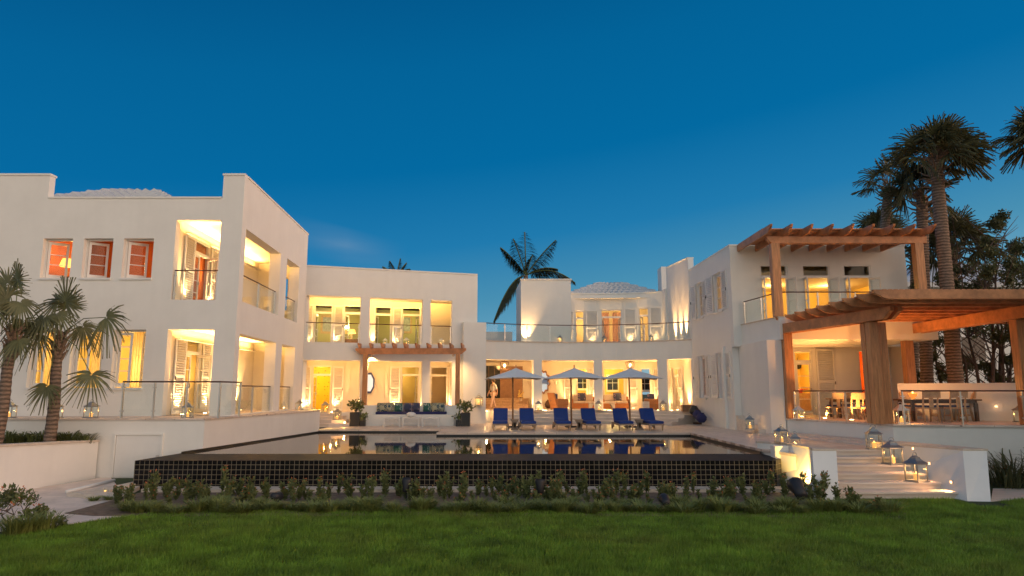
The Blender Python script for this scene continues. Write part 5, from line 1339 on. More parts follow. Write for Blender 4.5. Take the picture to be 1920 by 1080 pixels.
# dining furniture
def chair(m, seatm, W=.5):
    t = thing('dining_chair', '', 'chair', (0, 0, 0), 0, 'dining chairs on the terrace')
    for sx_ in (-1, 1):
        MB().tube([(sx_ * W * .44, -.26, 0), (sx_ * W * .42, -.2, .44), (sx_ * W * .43, -.25, .70), (sx_ * W * .46, -.32, .92)], [.026, .03, .027, .024], 8).build('leg', m, t, smooth=True)
        MB().tube([(sx_ * W * .44, .26, 0), (sx_ * W * .41, .2, .44)], [.022, .028], 8).build('leg', m, t, smooth=True)
    b = MB()
    for i in range(6):
        a0, a1 = -1 + i / 3, -1 + (i + 1) / 3; f = lambda a: -.33 - .05 * (1 - a * a)
        b.hexa([(a0 * W * .52, f(a0) - .015, .74), (a1 * W * .52, f(a1) - .015, .74), (a1 * W * .52, f(a1) + .015, .74), (a0 * W * .52, f(a0) + .015, .74), (a0 * W * .52, f(a0) - .045, .98), (a1 * W * .52, f(a1) - .045, .98), (a1 * W * .52, f(a1) - .015, .98), (a0 * W * .52, f(a0) - .015, .98)])
    b.build('backrest', m, t)
    MB().box(-.06, .06, -.30, -.27, .46, .745).build('back_splat', m, t)
    MB().box(-W * .45, W * .45, -.22, .25, .40, .45).build('seat_frame', m, t, bevel=.01)
    MB().box(-W * .42, W * .42, -.2, .24, .451, .51).build('seat_pad', seatm, t, bevel=.02)
    b = MB(); 
    for sx_ in (-1, 1): b.box(sx_ * W * .43 - .012, sx_ * W * .43 + .012, -.2, .2, .18, .21)
    b.build('stretcher', m, t); return t
ch = chair(M['teak_pale'], M['navy'])
def seat(u, y, rz, lab, sc=1.0):
    p = (x_at(u, y, 2.0), y, ZF)
    if not ch.get('label'): ch.location = p; ch.rotation_euler = (0, 0, R(rz)); ch['label'] = lab; ch.scale = (sc,) * 3
    else: dup(ch, p, R(rz), lab, sc)
seat(1565, 27.0, 4, 'yellow-lit dining chair nearest the kitchen shutter'); seat(1603, 26.2, -3, 'middle yellow-lit dining chair before the orange door'); seat(1631, 25.6, -3, 'yellow-lit dining chair partly behind the clustered posts')
seat(1738, 23.6, -4, 'brown dining chair showing its whole back, right of the clustered posts', 1.1); seat(1790, 23.8, -8, 'brown dining chair behind a railing post at the table end', 1.1); seat(1806, 24.6, 60, 'brown dining chair turned sideways at the table end', 1.05)
seat(1712, 25.6, 178, 'brown dining chair on the wall side of the table near the fire bowl', 1.05); seat(1765, 25.5, 182, 'brown dining chair on the wall side of the table behind the whole-backed chair', 1.05)
seat(1590, 28.6, 178, 'dining chair in shade on the house side of the smaller table')
def dtable(lab, x0, x1, y0, y1):
    t = thing('dining_table', lab, 'table', ((x0 + x1) / 2, (y0 + y1) / 2, ZF)); W, Dp = (x1 - x0) / 2, (y1 - y0) / 2
    MB().box(-W, W, -Dp, Dp, .71, .76).build('table_top', M['dark_wood'], t, bevel=.01)
    MB().box(-W + .12, W - .12, -Dp + .1, Dp - .1, .62, .709).build('apron', M['dark_wood'], t)
    for sx_ in (-1, 1):
        for sy in (-1, 1): MB().box(sx_ * (W - .15) - .05, sx_ * (W - .15) + .05, sy * (Dp - .14) - .05, sy * (Dp - .14) + .05, 0, .619).build('leg', M['dark_wood'], t)
    return t
dtable('dark dining table before the pinkish wall, carrying the fire bowl', x_at(1690, 24.6, 2.3), x_at(1822, 24.6, 2.3), 24.05, 25.15)
dtable('smaller dark table behind the yellow-lit chairs', x_at(1558, 27.7, 2.3), x_at(1640, 27.7, 2.3), 27.2, 28.2)
fx, fy = x_at(1711, 24.7, 2.6), 24.7
t = thing('fire_bowl', 'glowing amber glass candle bowl on the dark dining table', 'candle bowl', (fx, fy, ZF + .76))
MB().lathe([(.07, 0), (.05, .04), (.11, .09), (.15, .17), (.15, .21), (.13, .20), (.09, .11)], n=18).build('bowl', mat('amber_glass', (.6, .2, .04), rough=.2, emit=(1, .3, .04), estr=1.0), t, smooth=True)
MB().lathe([(.02, .12), (.035, .18), (.02, .26), (.004, .32)], n=10).build('flame', M['flame'], t); pt((fx, fy, ZF + 1.25), 14, (1, .42, .12), .06)
# glass candle cylinder on the near chair table
t = thing('pillar_candle', 'tall pale pillar candle on the smaller table behind the yellow-lit chairs', 'candle', (x_at(1564, 27.6, 2.5), 27.6, ZF + .761)); MB().lathe([(.09, 0), (.09, .34), (.06, .35)], n=16).build('wax', M['cushion'], t)
# kitchen things seen through the door
kx, kz = QF.px(1498, 720, -2.4); ktop = kz
t = thing('kitchen_mixer', 'red enamel pan standing on the kitchen counter seen through the glass door', 'pan', (*QF.P(kx, -2.4), ZF + .95)); MB().lathe([(.12, 0), (.16, .06), (.17, .2), (.15, .2), (.14, .06)], n=16).build('pan', M['kitchen_red'], t, smooth=True); MB().tube([(.16, 0, .17), (.42, 0, .2)], .015, 6).build('handle', M['kitchen_red'], t)
part(MB().fbox(QF, kx - .8, kx + .9, -2.8, -2.1, ZF, ZF + .95), 'kitchen_counter', M['teak'])
for du, dz in ((-4, -34), (12, -36)):
    s_, z_ = QF.px(1500 + du, 720 + dz, -3.3); x, y = QF.P(s_, -3.3)
    t = thing('frying_pan', 'dark pan hanging on the kitchen wall, %s the door stile' % ('left of' if du < 0 else 'right of'), 'pan', (x, y, z_)); b = MB(); b.lathe([(.16, -.02), (.17, .03), (.15, .03), (.14, -.005)], n=16); b.tube([(0, .15, 0), (0, .42, 0)], .012, 6); b.xf(Matrix.Rotation(R(90), 4, 'X')); b.build('pan', M['dark_grey'], t)
# living loggia: seating
def armchair(m):
    t = thing('armchair', '', 'armchair', (0, 0, 0), 0, 'wicker armchairs in the living loggia')
    b = MB(); b.box(-.42, .42, -.36, .36, .05, .36); b.build('seat_base', m, t, bevel=.03)
    b = MB(); b.hexa([(-.42, .30, .3), (.42, .30, .3), (.42, .40, .3), (-.42, .40, .3), (-.40, .46, .96), (.40, .46, .96), (.40, .55, .96), (-.40, .55, .96)]); b.build('backrest', m, t, bevel=.03)
    for s_ in (-1, 1): b = MB(); b.box(s_ * .40 - .06, s_ * .40 + .06, -.36, .36, .30, .62); b.build('armrest', m, t, bevel=.03)
    MB().box(-.33, .33, -.34, .3, .361, .48).build('seat_cushion', M['cushion'], t, bevel=.03)
    for sx_ in (-1, 1):
        for sy in (-1, 1): MB().box(sx_ * .36 - .03, sx_ * .36 + .03, sy * .3 - .03, sy * .3 + .03, 0, .05).build('leg', M['dark_wood'], t)
    return t
ac = armchair(M['wicker'])
y_ = 38.95; ac.location = (x_at(1048, y_, 1.9), y_, ZF); ac.rotation_euler = (0, 0, R(115)); ac['label'] = 'orange wicker armchair with its back to the wavy mirror'
dup(ac, (x_at(1222, y_, 1.9), y_ - .2, ZF), R(-118), 'orange wicker armchair with dark cushions beside the lattice stool')
def sofa(lab, u0, u1, y):
    x0, x1 = x_at(u0, y, 2), x_at(u1, y, 2); t = thing('sofa', lab, 'sofa', ((x0 + x1) / 2, y, ZF)); W = (x1 - x0) / 2
    MB().box(-W, W, -.42, .42, .04, .34).build('seat_base', M['wicker'], t, bevel=.03); MB().box(-W, W, .30, .44, .341, .74).build('backrest', M['wicker'], t, bevel=.03)
    for s_ in (-1, 1): MB().box(s_ * (W - .06) - .06, s_ * (W - .06) + .06, -.42, .29, .341, .58).build('armrest', M['wicker'], t, bevel=.02)
    n = 2
    for k in range(n):
        a0 = -W + .13 + (2 * W - .26) * k / n; a1 = -W + .13 + (2 * W - .26) * (k + 1) / n - .02
        MB().box(a0, a1, -.4, .29, .342, .48).build('seat_cushion', M['cushion'], t, bevel=.03); MB().box(a0, a1, .10, .28, .481, .86).build('back_cushion', M['cushion'], t, bevel=.05)
sofa('pale wicker sofa behind the third and fourth loungers', 1070, 1117, 41.0); sofa('pale wicker sofa behind the fifth lounger', 1128, 1180, 41.0)
for u, lab in ((1091, 'black floral cushion on the sofa behind the third lounger'), (1158, 'black floral cushion on the sofa behind the fifth lounger')):
    xx = x_at(u, 40.85, 2.2); cushion(lab, xx - .24, xx + .24, pc, y=40.85, z=ZF + .49, h=.46, grp='loose cushions in the living loggia')
for u, lab in ((1037, 'dark cushion in the armchair by the wavy mirror'), (1219, 'dark cushion in the armchair by the lattice stool')):
    xx = x_at(u + 2, 38.85, 2.2); cushion(lab, xx - .2, xx + .2, pc, y=38.85, z=ZF + .485, h=.42, grp='loose cushions in the living loggia')
t = thing('coffee_table', 'low curved coffee table in the living loggia between the sofas', 'table', (x_at(1128, 39.4, 1.8), 39.4, ZF)); MB().box(-.75, .75, -.35, .35, .36, .41).build('table_top', M['cushion'], t, bevel=.02)
for s_ in (-1, 1): MB().extr([(s_ * .72, 0), (s_ * .60, 0), (s_ * .55, .2), (s_ * .45, .36), (s_ * .72, .36)], lambda p, q, tt: (p, tt, q), -.3, .3).build('leg', M['cushion'], t)
# pierced drum stool: holes are real
t = thing('lattice_stool', 'white pierced drum stool beside the right-hand wicker armchair', 'stool', (x_at(1211, 38.1, 1.8), 38.1, ZF)); MB().lathe([(.19, .44), (.20, .46), (.19, .48)], n=20).build('rim', M['white'], t); MB().lathe([(.19, 0), (.2, .02), (.19, .03)], n=20).build('rim', M['white'], t)
b = MB()
for k in range(20):
    for sg in (-1, 1):
        pts = []
        for j in range(9):
            a = 2 * math.pi * (k + sg * j / 4) / 20 * 1.0; pts.append((.185 * math.cos(a), .185 * math.sin(a), .03 + .41 * j / 8))
        b.tube(pts, .011, 5)
b.build('lattice', M['white'], t)
# mirrors
s_, z_ = DB.px(1020, 716, .1)
s_ = DB.px(1017, 716, .35)[0]; x, y = DB.P(s_, .06)
t = thing('wall_mirror', 'wavy-edged wooden mirror on the loggia wall behind the orange armchair', 'mirror', (x, y, z_)); b = MB(); n = 40
fr_ = [(.46 * (1 + .10 * math.sin(k * math.pi / 2 * 3)) * math.cos(2 * math.pi * k / n), .72 * (1 + .10 * math.sin(k * math.pi / 2 * 3)) * math.sin(2 * math.pi * k / n)) for k in range(n)]
b.extr(fr_, lambda p, q, tt: (p, tt, q), -.05, 0); b.build('mirror_frame', M['brown_panel'], t)
MB().extr([(.82 * p, .82 * q) for p, q in fr_], lambda p, q, tt: (p, tt, q), -.06, -.051).build('mirror_glass', M['mirror'], t)
s_, z_ = CB.px(692, 718, .05); x, y = CB.P(s_, .05)
t = thing('wall_mirror', 'octagonal mirror in a dark blue frame on the wall behind the small pergola', 'mirror', (x, y, z_), CB.ang(1)); oc = [(.36 * math.cos(R(22.5 + 45 * k)) / .924 * .8, .56 * math.sin(R(22.5 + 45 * k)) / .924) for k in range(8)]
b = MB()
for k in range(8):
    p, q = oc[k], oc[(k + 1) % 8]; b.hexa([(p[0], -.05, p[1]), (q[0], -.05, q[1]), (q[0], 0, q[1]), (p[0], 0, p[1]), (p[0] * .74, -.05, p[1] * .80), (q[0] * .74, -.05, q[1] * .80), (q[0] * .74, 0, q[1] * .80), (p[0] * .74, 0, p[1] * .80)])
b.build('mirror_frame', M['blue_frame'], t); MB().extr([(p * .745, q * .805) for p, q in oc], lambda p, q, tt: (p, tt, q), -.02, -.005).build('mirror_glass', M['mirror'], t)
# pendant lanterns
def pendant(lab, u, y, v0, v1):
    z0, z1 = z_at(v1, y), z_at(v0, y); h_ = z1 - z0; x = x_at(u, y, z0)
    t = thing('pendant_lantern', lab, 'pendant lamp', (x, y, z0), 0, 'pendant lanterns in the loggia'); w0, w1 = h_ * .36, h_ * .58
    b = MB()
    for sx_ in (-1, 1):
        for sy in (-1, 1): b.tube([(sx_ * w0 / 1, sy * w0, 0), (sx_ * w1, sy * w1, h_ * .82)], h_ * .035, 5)
    for s_ in (-1, 1):
        b.tube([(-w0, s_ * w0, 0), (w0, s_ * w0, 0)], h_ * .03, 5); b.tube([(s_ * w0, -w0, 0), (s_ * w0, w0, 0)], h_ * .03, 5)
    b.build('frame', M['dark_wood'], t); MB().lathe([(w1 * 1.45, h_ * .82), (w1 * 1.4, h_ * .88), (w1 * .5, h_ * .98), (w1 * .1, h_)], n=4, rot=math.pi / 4).build('roof', M['dark_wood'], t)
    MB().tube([(0, 0, h_), (0, 0, zdg + .12 - z0)], .012, 6).build('rod', M['dark_wood'], t)
    MB().lathe([(.03, h_ * .2), (.06, h_ * .3), (.065, h_ * .42), (.03, h_ * .6)], n=12).build('bulb', M['uplight'], t, smooth=True); pt((x, y, z0 - .08), 26, (1, .58, .22), .05)
pendant('dark pendant lantern over the first umbrella at the hall end', 946, 39.2, 677, 691); pendant('dark pendant lantern over the last umbrella in the living loggia', 1182, 40.0, 677, 690.5)
# wall sconces
for u, lab in ((992, 'pale wall sconce on the loggia wall near the hall'), (1042, 'pale wall sconce beside the wavy mirror')):
    s_, z_ = DB.px(u, 717, .1); x, y = DB.P(s_, .0); t = thing('wall_sconce', lab, 'wall lamp', (x, y, z_)); b = MB(); b.lathe([(.02, -.25), (.05, -.1), (.14, .06), (.15, .08), (.02, .05)], (0, -.1, 0), 12); b.box(-.04, .04, -.06, -.005, -.2, .05); b.build('shade', M['plaster_inner'], t)
# console table below the mirror and clutter at the end of the steps
t = thing('console_table', 'pale console table under the wavy mirror', 'table', (x_at(1022, 42.0, 2), 42.0, ZF)); MB().box(-.8, .8, -.2, .2, .80, .86).build('table_top', M['plaster_inner'], t)
for s_ in (-1, 1): MB().box(s_ * .72 - .05, s_ * .72 + .05, -.16, .16, 0, .799).build('leg', M['plaster_inner'], t)
t = thing('brown_vase', 'dark ball vase under the pale console table', 'vase', (x_at(1029, 41.5, 1.8), 41.5, ZF)); MB().lathe([(.1, 0), (.22, .12), (.25, .28), (.16, .45), (.1, .5), (.12, .54)], n=16).build('body', M['dark_wood'], t, smooth=True)
t = thing('storage_box', 'low brown wooden box at the end of the wide steps', 'box', (x_at(1286, 36.4, 1.7), 36.0, ZF)); b = MB(); b.box(-.3, .3, -.2, .2, 0, .3); b.build('body', M['brown_panel'], t, bevel=.01); MB().box(-.31, .31, -.21, .21, .301, .34).build('lid', M['brown_panel'], t, bevel=.005)
for k, (u, v, r, lab) in enumerate(((1303, 771, .26, 'dark glazed jar highest on the step ends by the flank'), (1308, 777, .24, 'dark blue jar on the middle step end by the flank'), (1315, 784, .26, 'dark blue jar lowest on the step ends by the flank'))):
    y = 35.2 - .7 * k; t = thing('glazed_jar', lab, 'jar', (min(x_at(u, y, 1.4), 9.25), y, ZF - .155 * (k + 1) + .0)); MB().lathe([(r * .5, 0), (r * .95, r * .5), (r, r), (r * .6, r * 1.6), (r * .5, r * 1.7), (r * .62, r * 1.8)], n=16).build('body', M['navy'] if k else M['black_pot'], t, smooth=True)
x, y = on_z(1318, 795, ZD); t = thing('round_mat', 'round dark brown mat lying on the deck by the flank', 'mat', (x, y, ZD)); MB().lathe([(.50, 0), (.52, .05), (.48, .09), (.1, .10)], n=24).build('pad', M['dark_wood'], t)
# sculpture-like plant on the hall stair
x = x_at(976, 41.6, 2.2); t = thing('orchid', 'small golden flowering plant on the hall steps', 'plant', (x, 41.6, ZF + .465)); V, Fc = leaves(60, (0, 0, .4), (.22, .2, .35), .12, 5); np_mesh('blossom', V, Fc, M['yellow_wall'], t); MB().lathe([(.08, 0), (.11, .15), (.1, .15)], n=12).build('pot', M['cushion'], t)
# person walking through the hall end of the loggia
def person(lab, loc_, rz):
    t = thing('person', lab, 'person', loc_, rz)
    J = {'pel': (0, 0, .95), 'spine': (0, .01, 1.15), 'chest': (0, .0, 1.34), 'neck': (0, .01, 1.48), 'head': (0, -.02, 1.56), 'crown': (0, -.01, 1.70)}
    ed = [('pel', 'spine'), ('spine', 'chest'), ('chest', 'neck'), ('neck', 'head'), ('head', 'crown')]; rad = {'pel': (.15, .11), 'spine': (.13, .10), 'chest': (.15, .11), 'neck': (.055, .055), 'head': (.08, .095), 'crown': (.07, .085)}
    for s_, fy_, ay in ((1, -.22, .18), (-1, .20, -.16)):
        n = 'l' if s_ > 0 else 'r'
        J.update({n + 'hip': (s_ * .09, 0, .88), n + 'kn': (s_ * .10, fy_ * .55 - .03, .48), n + 'an': (s_ * .10, fy_, .09), n + 'toe': (s_ * .11, fy_ - .17, .04),
                  n + 'sh': (s_ * .19, 0, 1.40), n + 'el': (s_ * .25, ay * .5 + .02, 1.12), n + 'wr': (s_ * .25, ay - .05, .90), n + 'hd': (s_ * .245, ay - .08, .80)})
        rad.update({n + 'hip': (.10, .10), n + 'kn': (.062, .062), n + 'an': (.042, .042), n + 'toe': (.035, .028), n + 'sh': (.062, .062), n + 'el': (.042, .042), n + 'wr': (.030, .030), n + 'hd': (.038, .02)})
        ed += [('pel', n + 'hip'), (n + 'hip', n + 'kn'), (n + 'kn', n + 'an'), (n + 'an', n + 'toe'), ('chest', n + 'sh'), (n + 'sh', n + 'el'), (n + 'el', n + 'wr'), (n + 'wr', n + 'hd')]
        for f in range(5):
            fx_ = s_ * .245 + (f - 1.5) * .016 if f < 4 else s_ * .21; q = [(fx_, ay - .085 - .01 * f, .775), (fx_, ay - .10, .735 + (.02 if f in (0, 3) else 0)), (fx_, ay - .105, .71 + (.02 if f in (0, 3) else 0))] if f < 4 else [(fx_, ay - .10, .82), (fx_, ay - .12, .79), (fx_, ay - .125, .765)]
            prev = n + 'hd'
            for j, pz in enumerate(q): k_ = f'{n}f{f}{j}'; J[k_] = pz; rad[k_] = (.009, .009); ed.append((prev, k_)); prev = k_
    keys = list(J); ix = {k: i for i, k in enumerate(keys)}
    def skin(name, ks, es, m, grow=0.0, root=None):
        me = bpy.data.meshes.new(name); kk = list(ks); ii = {k: i for i, k in enumerate(kk)}
        me.from_pydata([J[k] for k in kk], [(ii[a], ii[c]) for a, c in es], []); o = bpy.data.objects.new(name, me); COL.objects.link(o); o.parent = t; me.materials.append(m)
        o.modifiers.new('skin', 'SKIN'); 
        if not me.skin_vertices: me.attributes.new('skin', 'FLOAT', 'POINT')
        sv = me.skin_vertices[0].data
        for k in kk: sv[ii[k]].radius = (rad[k][0] + grow, rad[k][1] + grow); sv[ii[k]].use_root = (k == (root or kk[0]))
        sb = o.modifiers.new('sub', 'SUBSURF'); sb.levels = 2; sb.render_levels = 2; return o
    try:
        skin('body', keys, ed, M['skin'], root='pel')
        sh = ['spine', 'chest', 'lsh', 'rsh', 'lel', 'rel', 'pel']; skin('shirt', sh, [('pel', 'spine'), ('spine', 'chest'), ('chest', 'lsh'), ('chest', 'rsh'), ('lsh', 'lel'), ('rsh', 'rel')], M['shirt'], .016, 'spine')
        tr = ['pel', 'lhip', 'rhip', 'lkn', 'rkn', 'lan', 'ran']; skin('trousers', tr, [('pel', 'lhip'), ('pel', 'rhip'), ('lhip', 'lkn'), ('rhip', 'rkn'), ('lkn', 'lan'), ('rkn', 'ran')], M['trousers'], .018, 'pel')
    except Exception as ex: print('person skin failed', ex)
    b = MB(); b.lathe([(.03, 1.52), (.095, 1.56), (.112, 1.64), (.10, 1.71), (.05, 1.755), (.005, 1.765)], (0, .015, 0), 16); b.build('hair', M['hair'], t, smooth=True)
    b = MB(); b.hexa([(-.012, -.125, 1.60), (.012, -.125, 1.60), (.012, -.10, 1.60), (-.012, -.10, 1.60), (-.006, -.105, 1.645), (.006, -.105, 1.645), (.006, -.1, 1.645), (-.006, -.1, 1.645)]); b.build('nose', M['skin'], t)
    return t
person('person in a pale shirt and pinkish trousers walking at the hall end of the loggia', (x_at(925, 40.6, 2.2), 40.6, ZF + .02), R(-60))
# ============================================================ planting
def nrm(a): a = np.asarray(a, float); return a / (np.linalg.norm(a) + 1e-9)
def fan(hub, axis, face, rad, n=26, spread=300, droop=.35, g=None, wide=.05):
    # palmate leaf: n blades spread round the axis in the plane whose normal is face
    g = g or rng; a = nrm(axis); f = nrm(np.asarray(face, float) - np.dot(face, a) * a); s = np.cross(f, a)
    V = []; Q = []; T = (.04, .35, .68, 1.0); Wd = (.25, 1.0, .75, .08)
    for k in range(n):
        an = R(-spread / 2 + spread * k / (n - 1)) + g.normal() * .03
        d = a * math.cos(an) + s * math.sin(an)
        L_ = rad * (1 - .28 * abs(an / R(spread / 2)) ** 2) * (.88 + .22 * g.random()); sd = np.cross(d, f)
        fold = f * (.10 * rad * (1 if k % 2 else -1)) * .25
        b0 = len(V); dr = droop * (.7 + .6 * g.random())
        for t, w_ in zip(T, Wd):
            p = np.asarray(hub) + d * L_ * t + f * .06 * math.cos(an) * t + np.array((0, 0, -dr * rad * t ** 2.2))
            V.append(p + sd * wide * w_ * .5 + fold * t); V.append(p - sd * wide * w_ * .5 - fold * t)
        for i in range(3): Q.append((b0 + 2 * i, b0 + 2 * i + 1, b0 + 2 * i + 3, b0 + 2 * i + 2))
    return np.array(V), np.array(Q)
def tubes_np(paths, r, n=5):
    b = MB()
    for p in paths: b.tube(p, r, n)
    return b
def cat(parts):
    V = []; Fc = []; o = 0
    for v, f in parts: V.append(v); Fc.append(f + o); o += len(v)
    return np.concatenate(V), np.concatenate(Fc)
def trunk_mb(pts, r0, r1, seed=1, rings=True):
    # tapered trunk with leaf-scar rings
    P = [Vector(p) for p in pts]; b = MB(); out = []; rs = []
    tot = sum((q - p).length for p, q in zip(P, P[1:])); N_ = max(12, int(tot / .11)); g = random.Random(seed)
    for k in range(N_ + 1):
        f = k / N_ * (len(P) - 1); i = min(int(f), len(P) - 2); t = f - i
        p0, p1 = P[max(i - 1, 0)], P[i]; p2, p3 = P[i + 1], P[min(i + 2, len(P) - 1)]
        q = .5 * ((2 * p1) + (p2 - p0) * t + (2 * p0 - 5 * p1 + 4 * p2 - p3) * t * t + (3 * p1 - p0 - 3 * p2 + p3) * t ** 3)
        out.append(q); rs.append((r0 + (r1 - r0) * k / N_) * (1 + (.045 if k % 2 else -.03)) * (1 + g.uniform(-.03, .03)))
    return b.tube(out, rs, 14)
def fan_palm(lab, base, top, r0, r1, leaves_, seed, m='fan', boots=True, cat_='palm tree', wide=.05, n=26):
    # leaves_: (hub dx, dz, dy, axis dx, dz, radius, droop) relative to the top of the trunk
    g = np.random.default_rng(seed); t = thing('fan_palm', lab, cat_, base); B = Vector(base); T = Vector(top) - B
    trunk_mb([(0, 0, 0), tuple(T * .35 + Vector((.03, 0, 0))), tuple(T * .7 - Vector((.02, 0, 0))), tuple(T)], r0, r1, seed).build('trunk', M['trunk'], t, smooth=True)
    if boots:
        b = MB()
        for k in range(26):
            a = 2.4 * k; z = -.75 + .032 * k; rr = r1 * 1.05; d = Vector((math.cos(a), math.sin(a), 0)); p = T + d * rr * .8 + Vector((0, 0, z))
            b.tube([p, p + d * .07 + Vector((0, 0, .12)), p + d * (.13 + .06 * g.random()) + Vector((0, 0, .20 + .1 * g.random()))], [.05, .035, .015], 5)
        b.build('leaf_base', M['boot'], t)
    fans = []; paths = []; tt = np.array(T)
    for (hx, hz, hy, ax, az, rad, dr) in leaves_:
        hub = tt + np.array((hx, hy, hz)); axis = nrm((ax, hy * .6 + g.normal() * .15, az)); face = nrm(np.array((g.normal() * .35, -1.0, .55 + g.normal() * .3)))
        fans.append(fan(hub, axis, face, rad, n, 230 + g.random() * 70, dr, g, wide))
        mid = tt * .5 + hub * .5 + np.array((0, 0, .10 + .08 * np.linalg.norm(hub - tt)))
        paths.append([tuple(tt), tuple(mid), tuple(hub)])
    V, Fc = cat(fans); np_mesh('crown', V, Fc, M[m], t)
    tubes_np(paths, .013).build('petioles', M['leaf'], t)
    return t
def pw_(u, v, y): z = z_at(v, y); return x_at(u, y, z), z
def leaves_px(top, y, L_):
    out = []
    for (hu, hv, dy, du, dv, rpx, dr) in L_:
        x, z = pw_(hu, hv, y); out.append((x - top[0], z - top[2], dy, du, -dv, rpx * y / F, dr))
    return out
y2 = 20.6; x2, zt2 = pw_(113, 628, y2); base2 = (x_at(92, y2, 1.05), y2, 1.03)
fan_palm('fan palm with a leaning ringed trunk before the lower side-wing windows', base2, (x2, y2, zt2), .17, .125, leaves_px((x2, y2, zt2), y2, [
    (131, 567, -.2, .55, -.8, 54, .1), (210, 597, -.3, .75, .35, 56, .45), (190, 703, -.5, .15, 1, 52, .35), (96, 629, -.6, -.8, .45, 54, .5), (100, 724, -.3, -.2, 1, 38, .4),
    (104, 565, .1, -.8, -.15, 48, .3), (128, 592, -.5, .5, .7, 48, .6), (118, 572, .3, -.2, -.9, 38, .1), (140, 610, .4, .6, .6, 46, .6), (112, 600, -.7, -.1, .8, 42, .5),]), 3, wide=.05, n=30)
y1 = 19.6; x1, zt1 = pw_(26, 622, y1); base1 = (x_at(-8, y1, 1.1), y1, 1.05)
fan_palm('fan palm cut by the left photo edge, crown above the lantern', base1, (x1, y1, zt1), .16, .125, leaves_px((x1, y1, zt1), y1, [
    (33, 526, .0, .15, -1, 42, .1), (30, 565, -.4, -.9, .0, 52, .3), (52, 569, -.3, .5, .85, 42, .5), (14, 590, -.6, -.3, .9, 52, .45), (10, 550, .2, -.8, -.5, 46, .3), (0, 530, .3, -.5, -.8, 50, .2), (-20, 590, -.1, -.8, .6, 50, .4), (26, 600, .4, .1, 1, 48, .5), (48, 640, -.3, .3, 1, 38, .5)]), 8, wide=.05, n=30)

def sabal(lab, base, top, r0, r1, n, rad, seed, wind=(.5, 0, 0), dead=8, low=-.35):
    g = np.random.default_rng(seed); t = thing('fan_palm', lab, 'palm tree', base); B = Vector(base); T = Vector(top) - B; tt = np.array(T)
    side = Vector((T.x * .25, 0, 0))
    trunk_mb([(0, 0, 0), tuple(T * .33 - side * .3), tuple(T * .66 - side * .2), tuple(T)], r0, r1, seed).build('trunk', M['trunk'], t, smooth=True)
    b = MB()
    for k in range(34):
        a = 2.4 * k; z = -1.15 + .04 * k; d = Vector((math.cos(a), math.sin(a), 0)); p = T + d * r1 * .9 + Vector((0, 0, z)); q = .25 + .3 * g.random()
        b.tube([p, p + d * q * .5 + Vector((0, 0, .10)), p + d * q + Vector((0, 0, .10 - .2 * g.random() if k < 12 else .3))], [.055, .04, .012], 5)
    b.build('leaf_base', M['boot'], t)
    fans = []; paths = []
    for k in range(n):
        az = 2.399 * k + g.normal() * .2; el = low + (1.5 - low) * ((k + .5) / n) ** .9
        d = np.array((math.cos(az) * math.cos(el), math.sin(az) * math.cos(el), math.sin(el))); d = nrm(d + np.array(wind) * .45)
        hub = tt + d * rad * (.42 + .16 * g.random()) + np.array((0, 0, .1)); face = nrm(np.array((0, -.3, 1.0)) + g.normal(size=3) * .5)
        fans.append(fan(hub, nrm(d + np.array(wind) * .3), face, rad * .56, 26, 190, .18 + .42 * g.random(), g, .05)); paths.append([tuple(tt), tuple(tt * .5 + hub * .5 + np.array((0, 0, .08))), tuple(hub)])
    V, Fc = cat(fans); np_mesh('crown', V, Fc, M['fan_dark'], t); tubes_np(paths, .016).build('petioles', M['boot'], t); return t
def sab(lab, y, ub, vb, ut, vt, r0, r1, n, rad, seed, wind=(.5, 0, 0), low=-.35):
    xt, zt = pw_(ut, vt, y); return sabal(lab, (x_at(ub, y, 0), y, 0), (xt, y, zt), r0, r1, n, rad, seed, wind, low=low)
sab('tallest sabal palm, thick trunk right of the upper pergola, windblown crown', 27.2, 1806, 800, 1754, 302, .29, .23, 70, 1.95, 21, (.75, .1, .15), -.3)
sab('second tall sabal palm close behind the thickest palm trunk', 29.2, 1745, 800, 1728, 368, .26, .22, 24, 1.7, 22, (-.35, .2, .1))
sab('leaning sabal palm with sparse crown behind the upper pergola', 31.0, 1632, 800, 1666, 352, .26, .2, 14, 1.55, 23, (-.3, .1, 0))
sab('low sabal palm crown just above the upper pergola rafters', 35.0, 1652, 800, 1648, 440, .22, .2, 22, 1.65, 24, (.1, 0, .2), .1)
sab('low bushy sabal palm right of the thickest trunk', 31.5, 1800, 800, 1785, 470, .24, .22, 44, 2.0, 25, (.3, 0, .2), -.5)
sab('short sabal palm with hooked dead leaf stalks beside the pergola post', 33.0, 1717, 800, 1716, 470, .22, .2, 12, 1.3, 26, (0, 0, -.2), -.6)
sab('sabal palm at the right photo edge, only its frond tips showing', 24.0, 1990, 800, 1962, 262, .24, .2, 34, 1.6, 27, (-.3, 0, -.1), -.6)

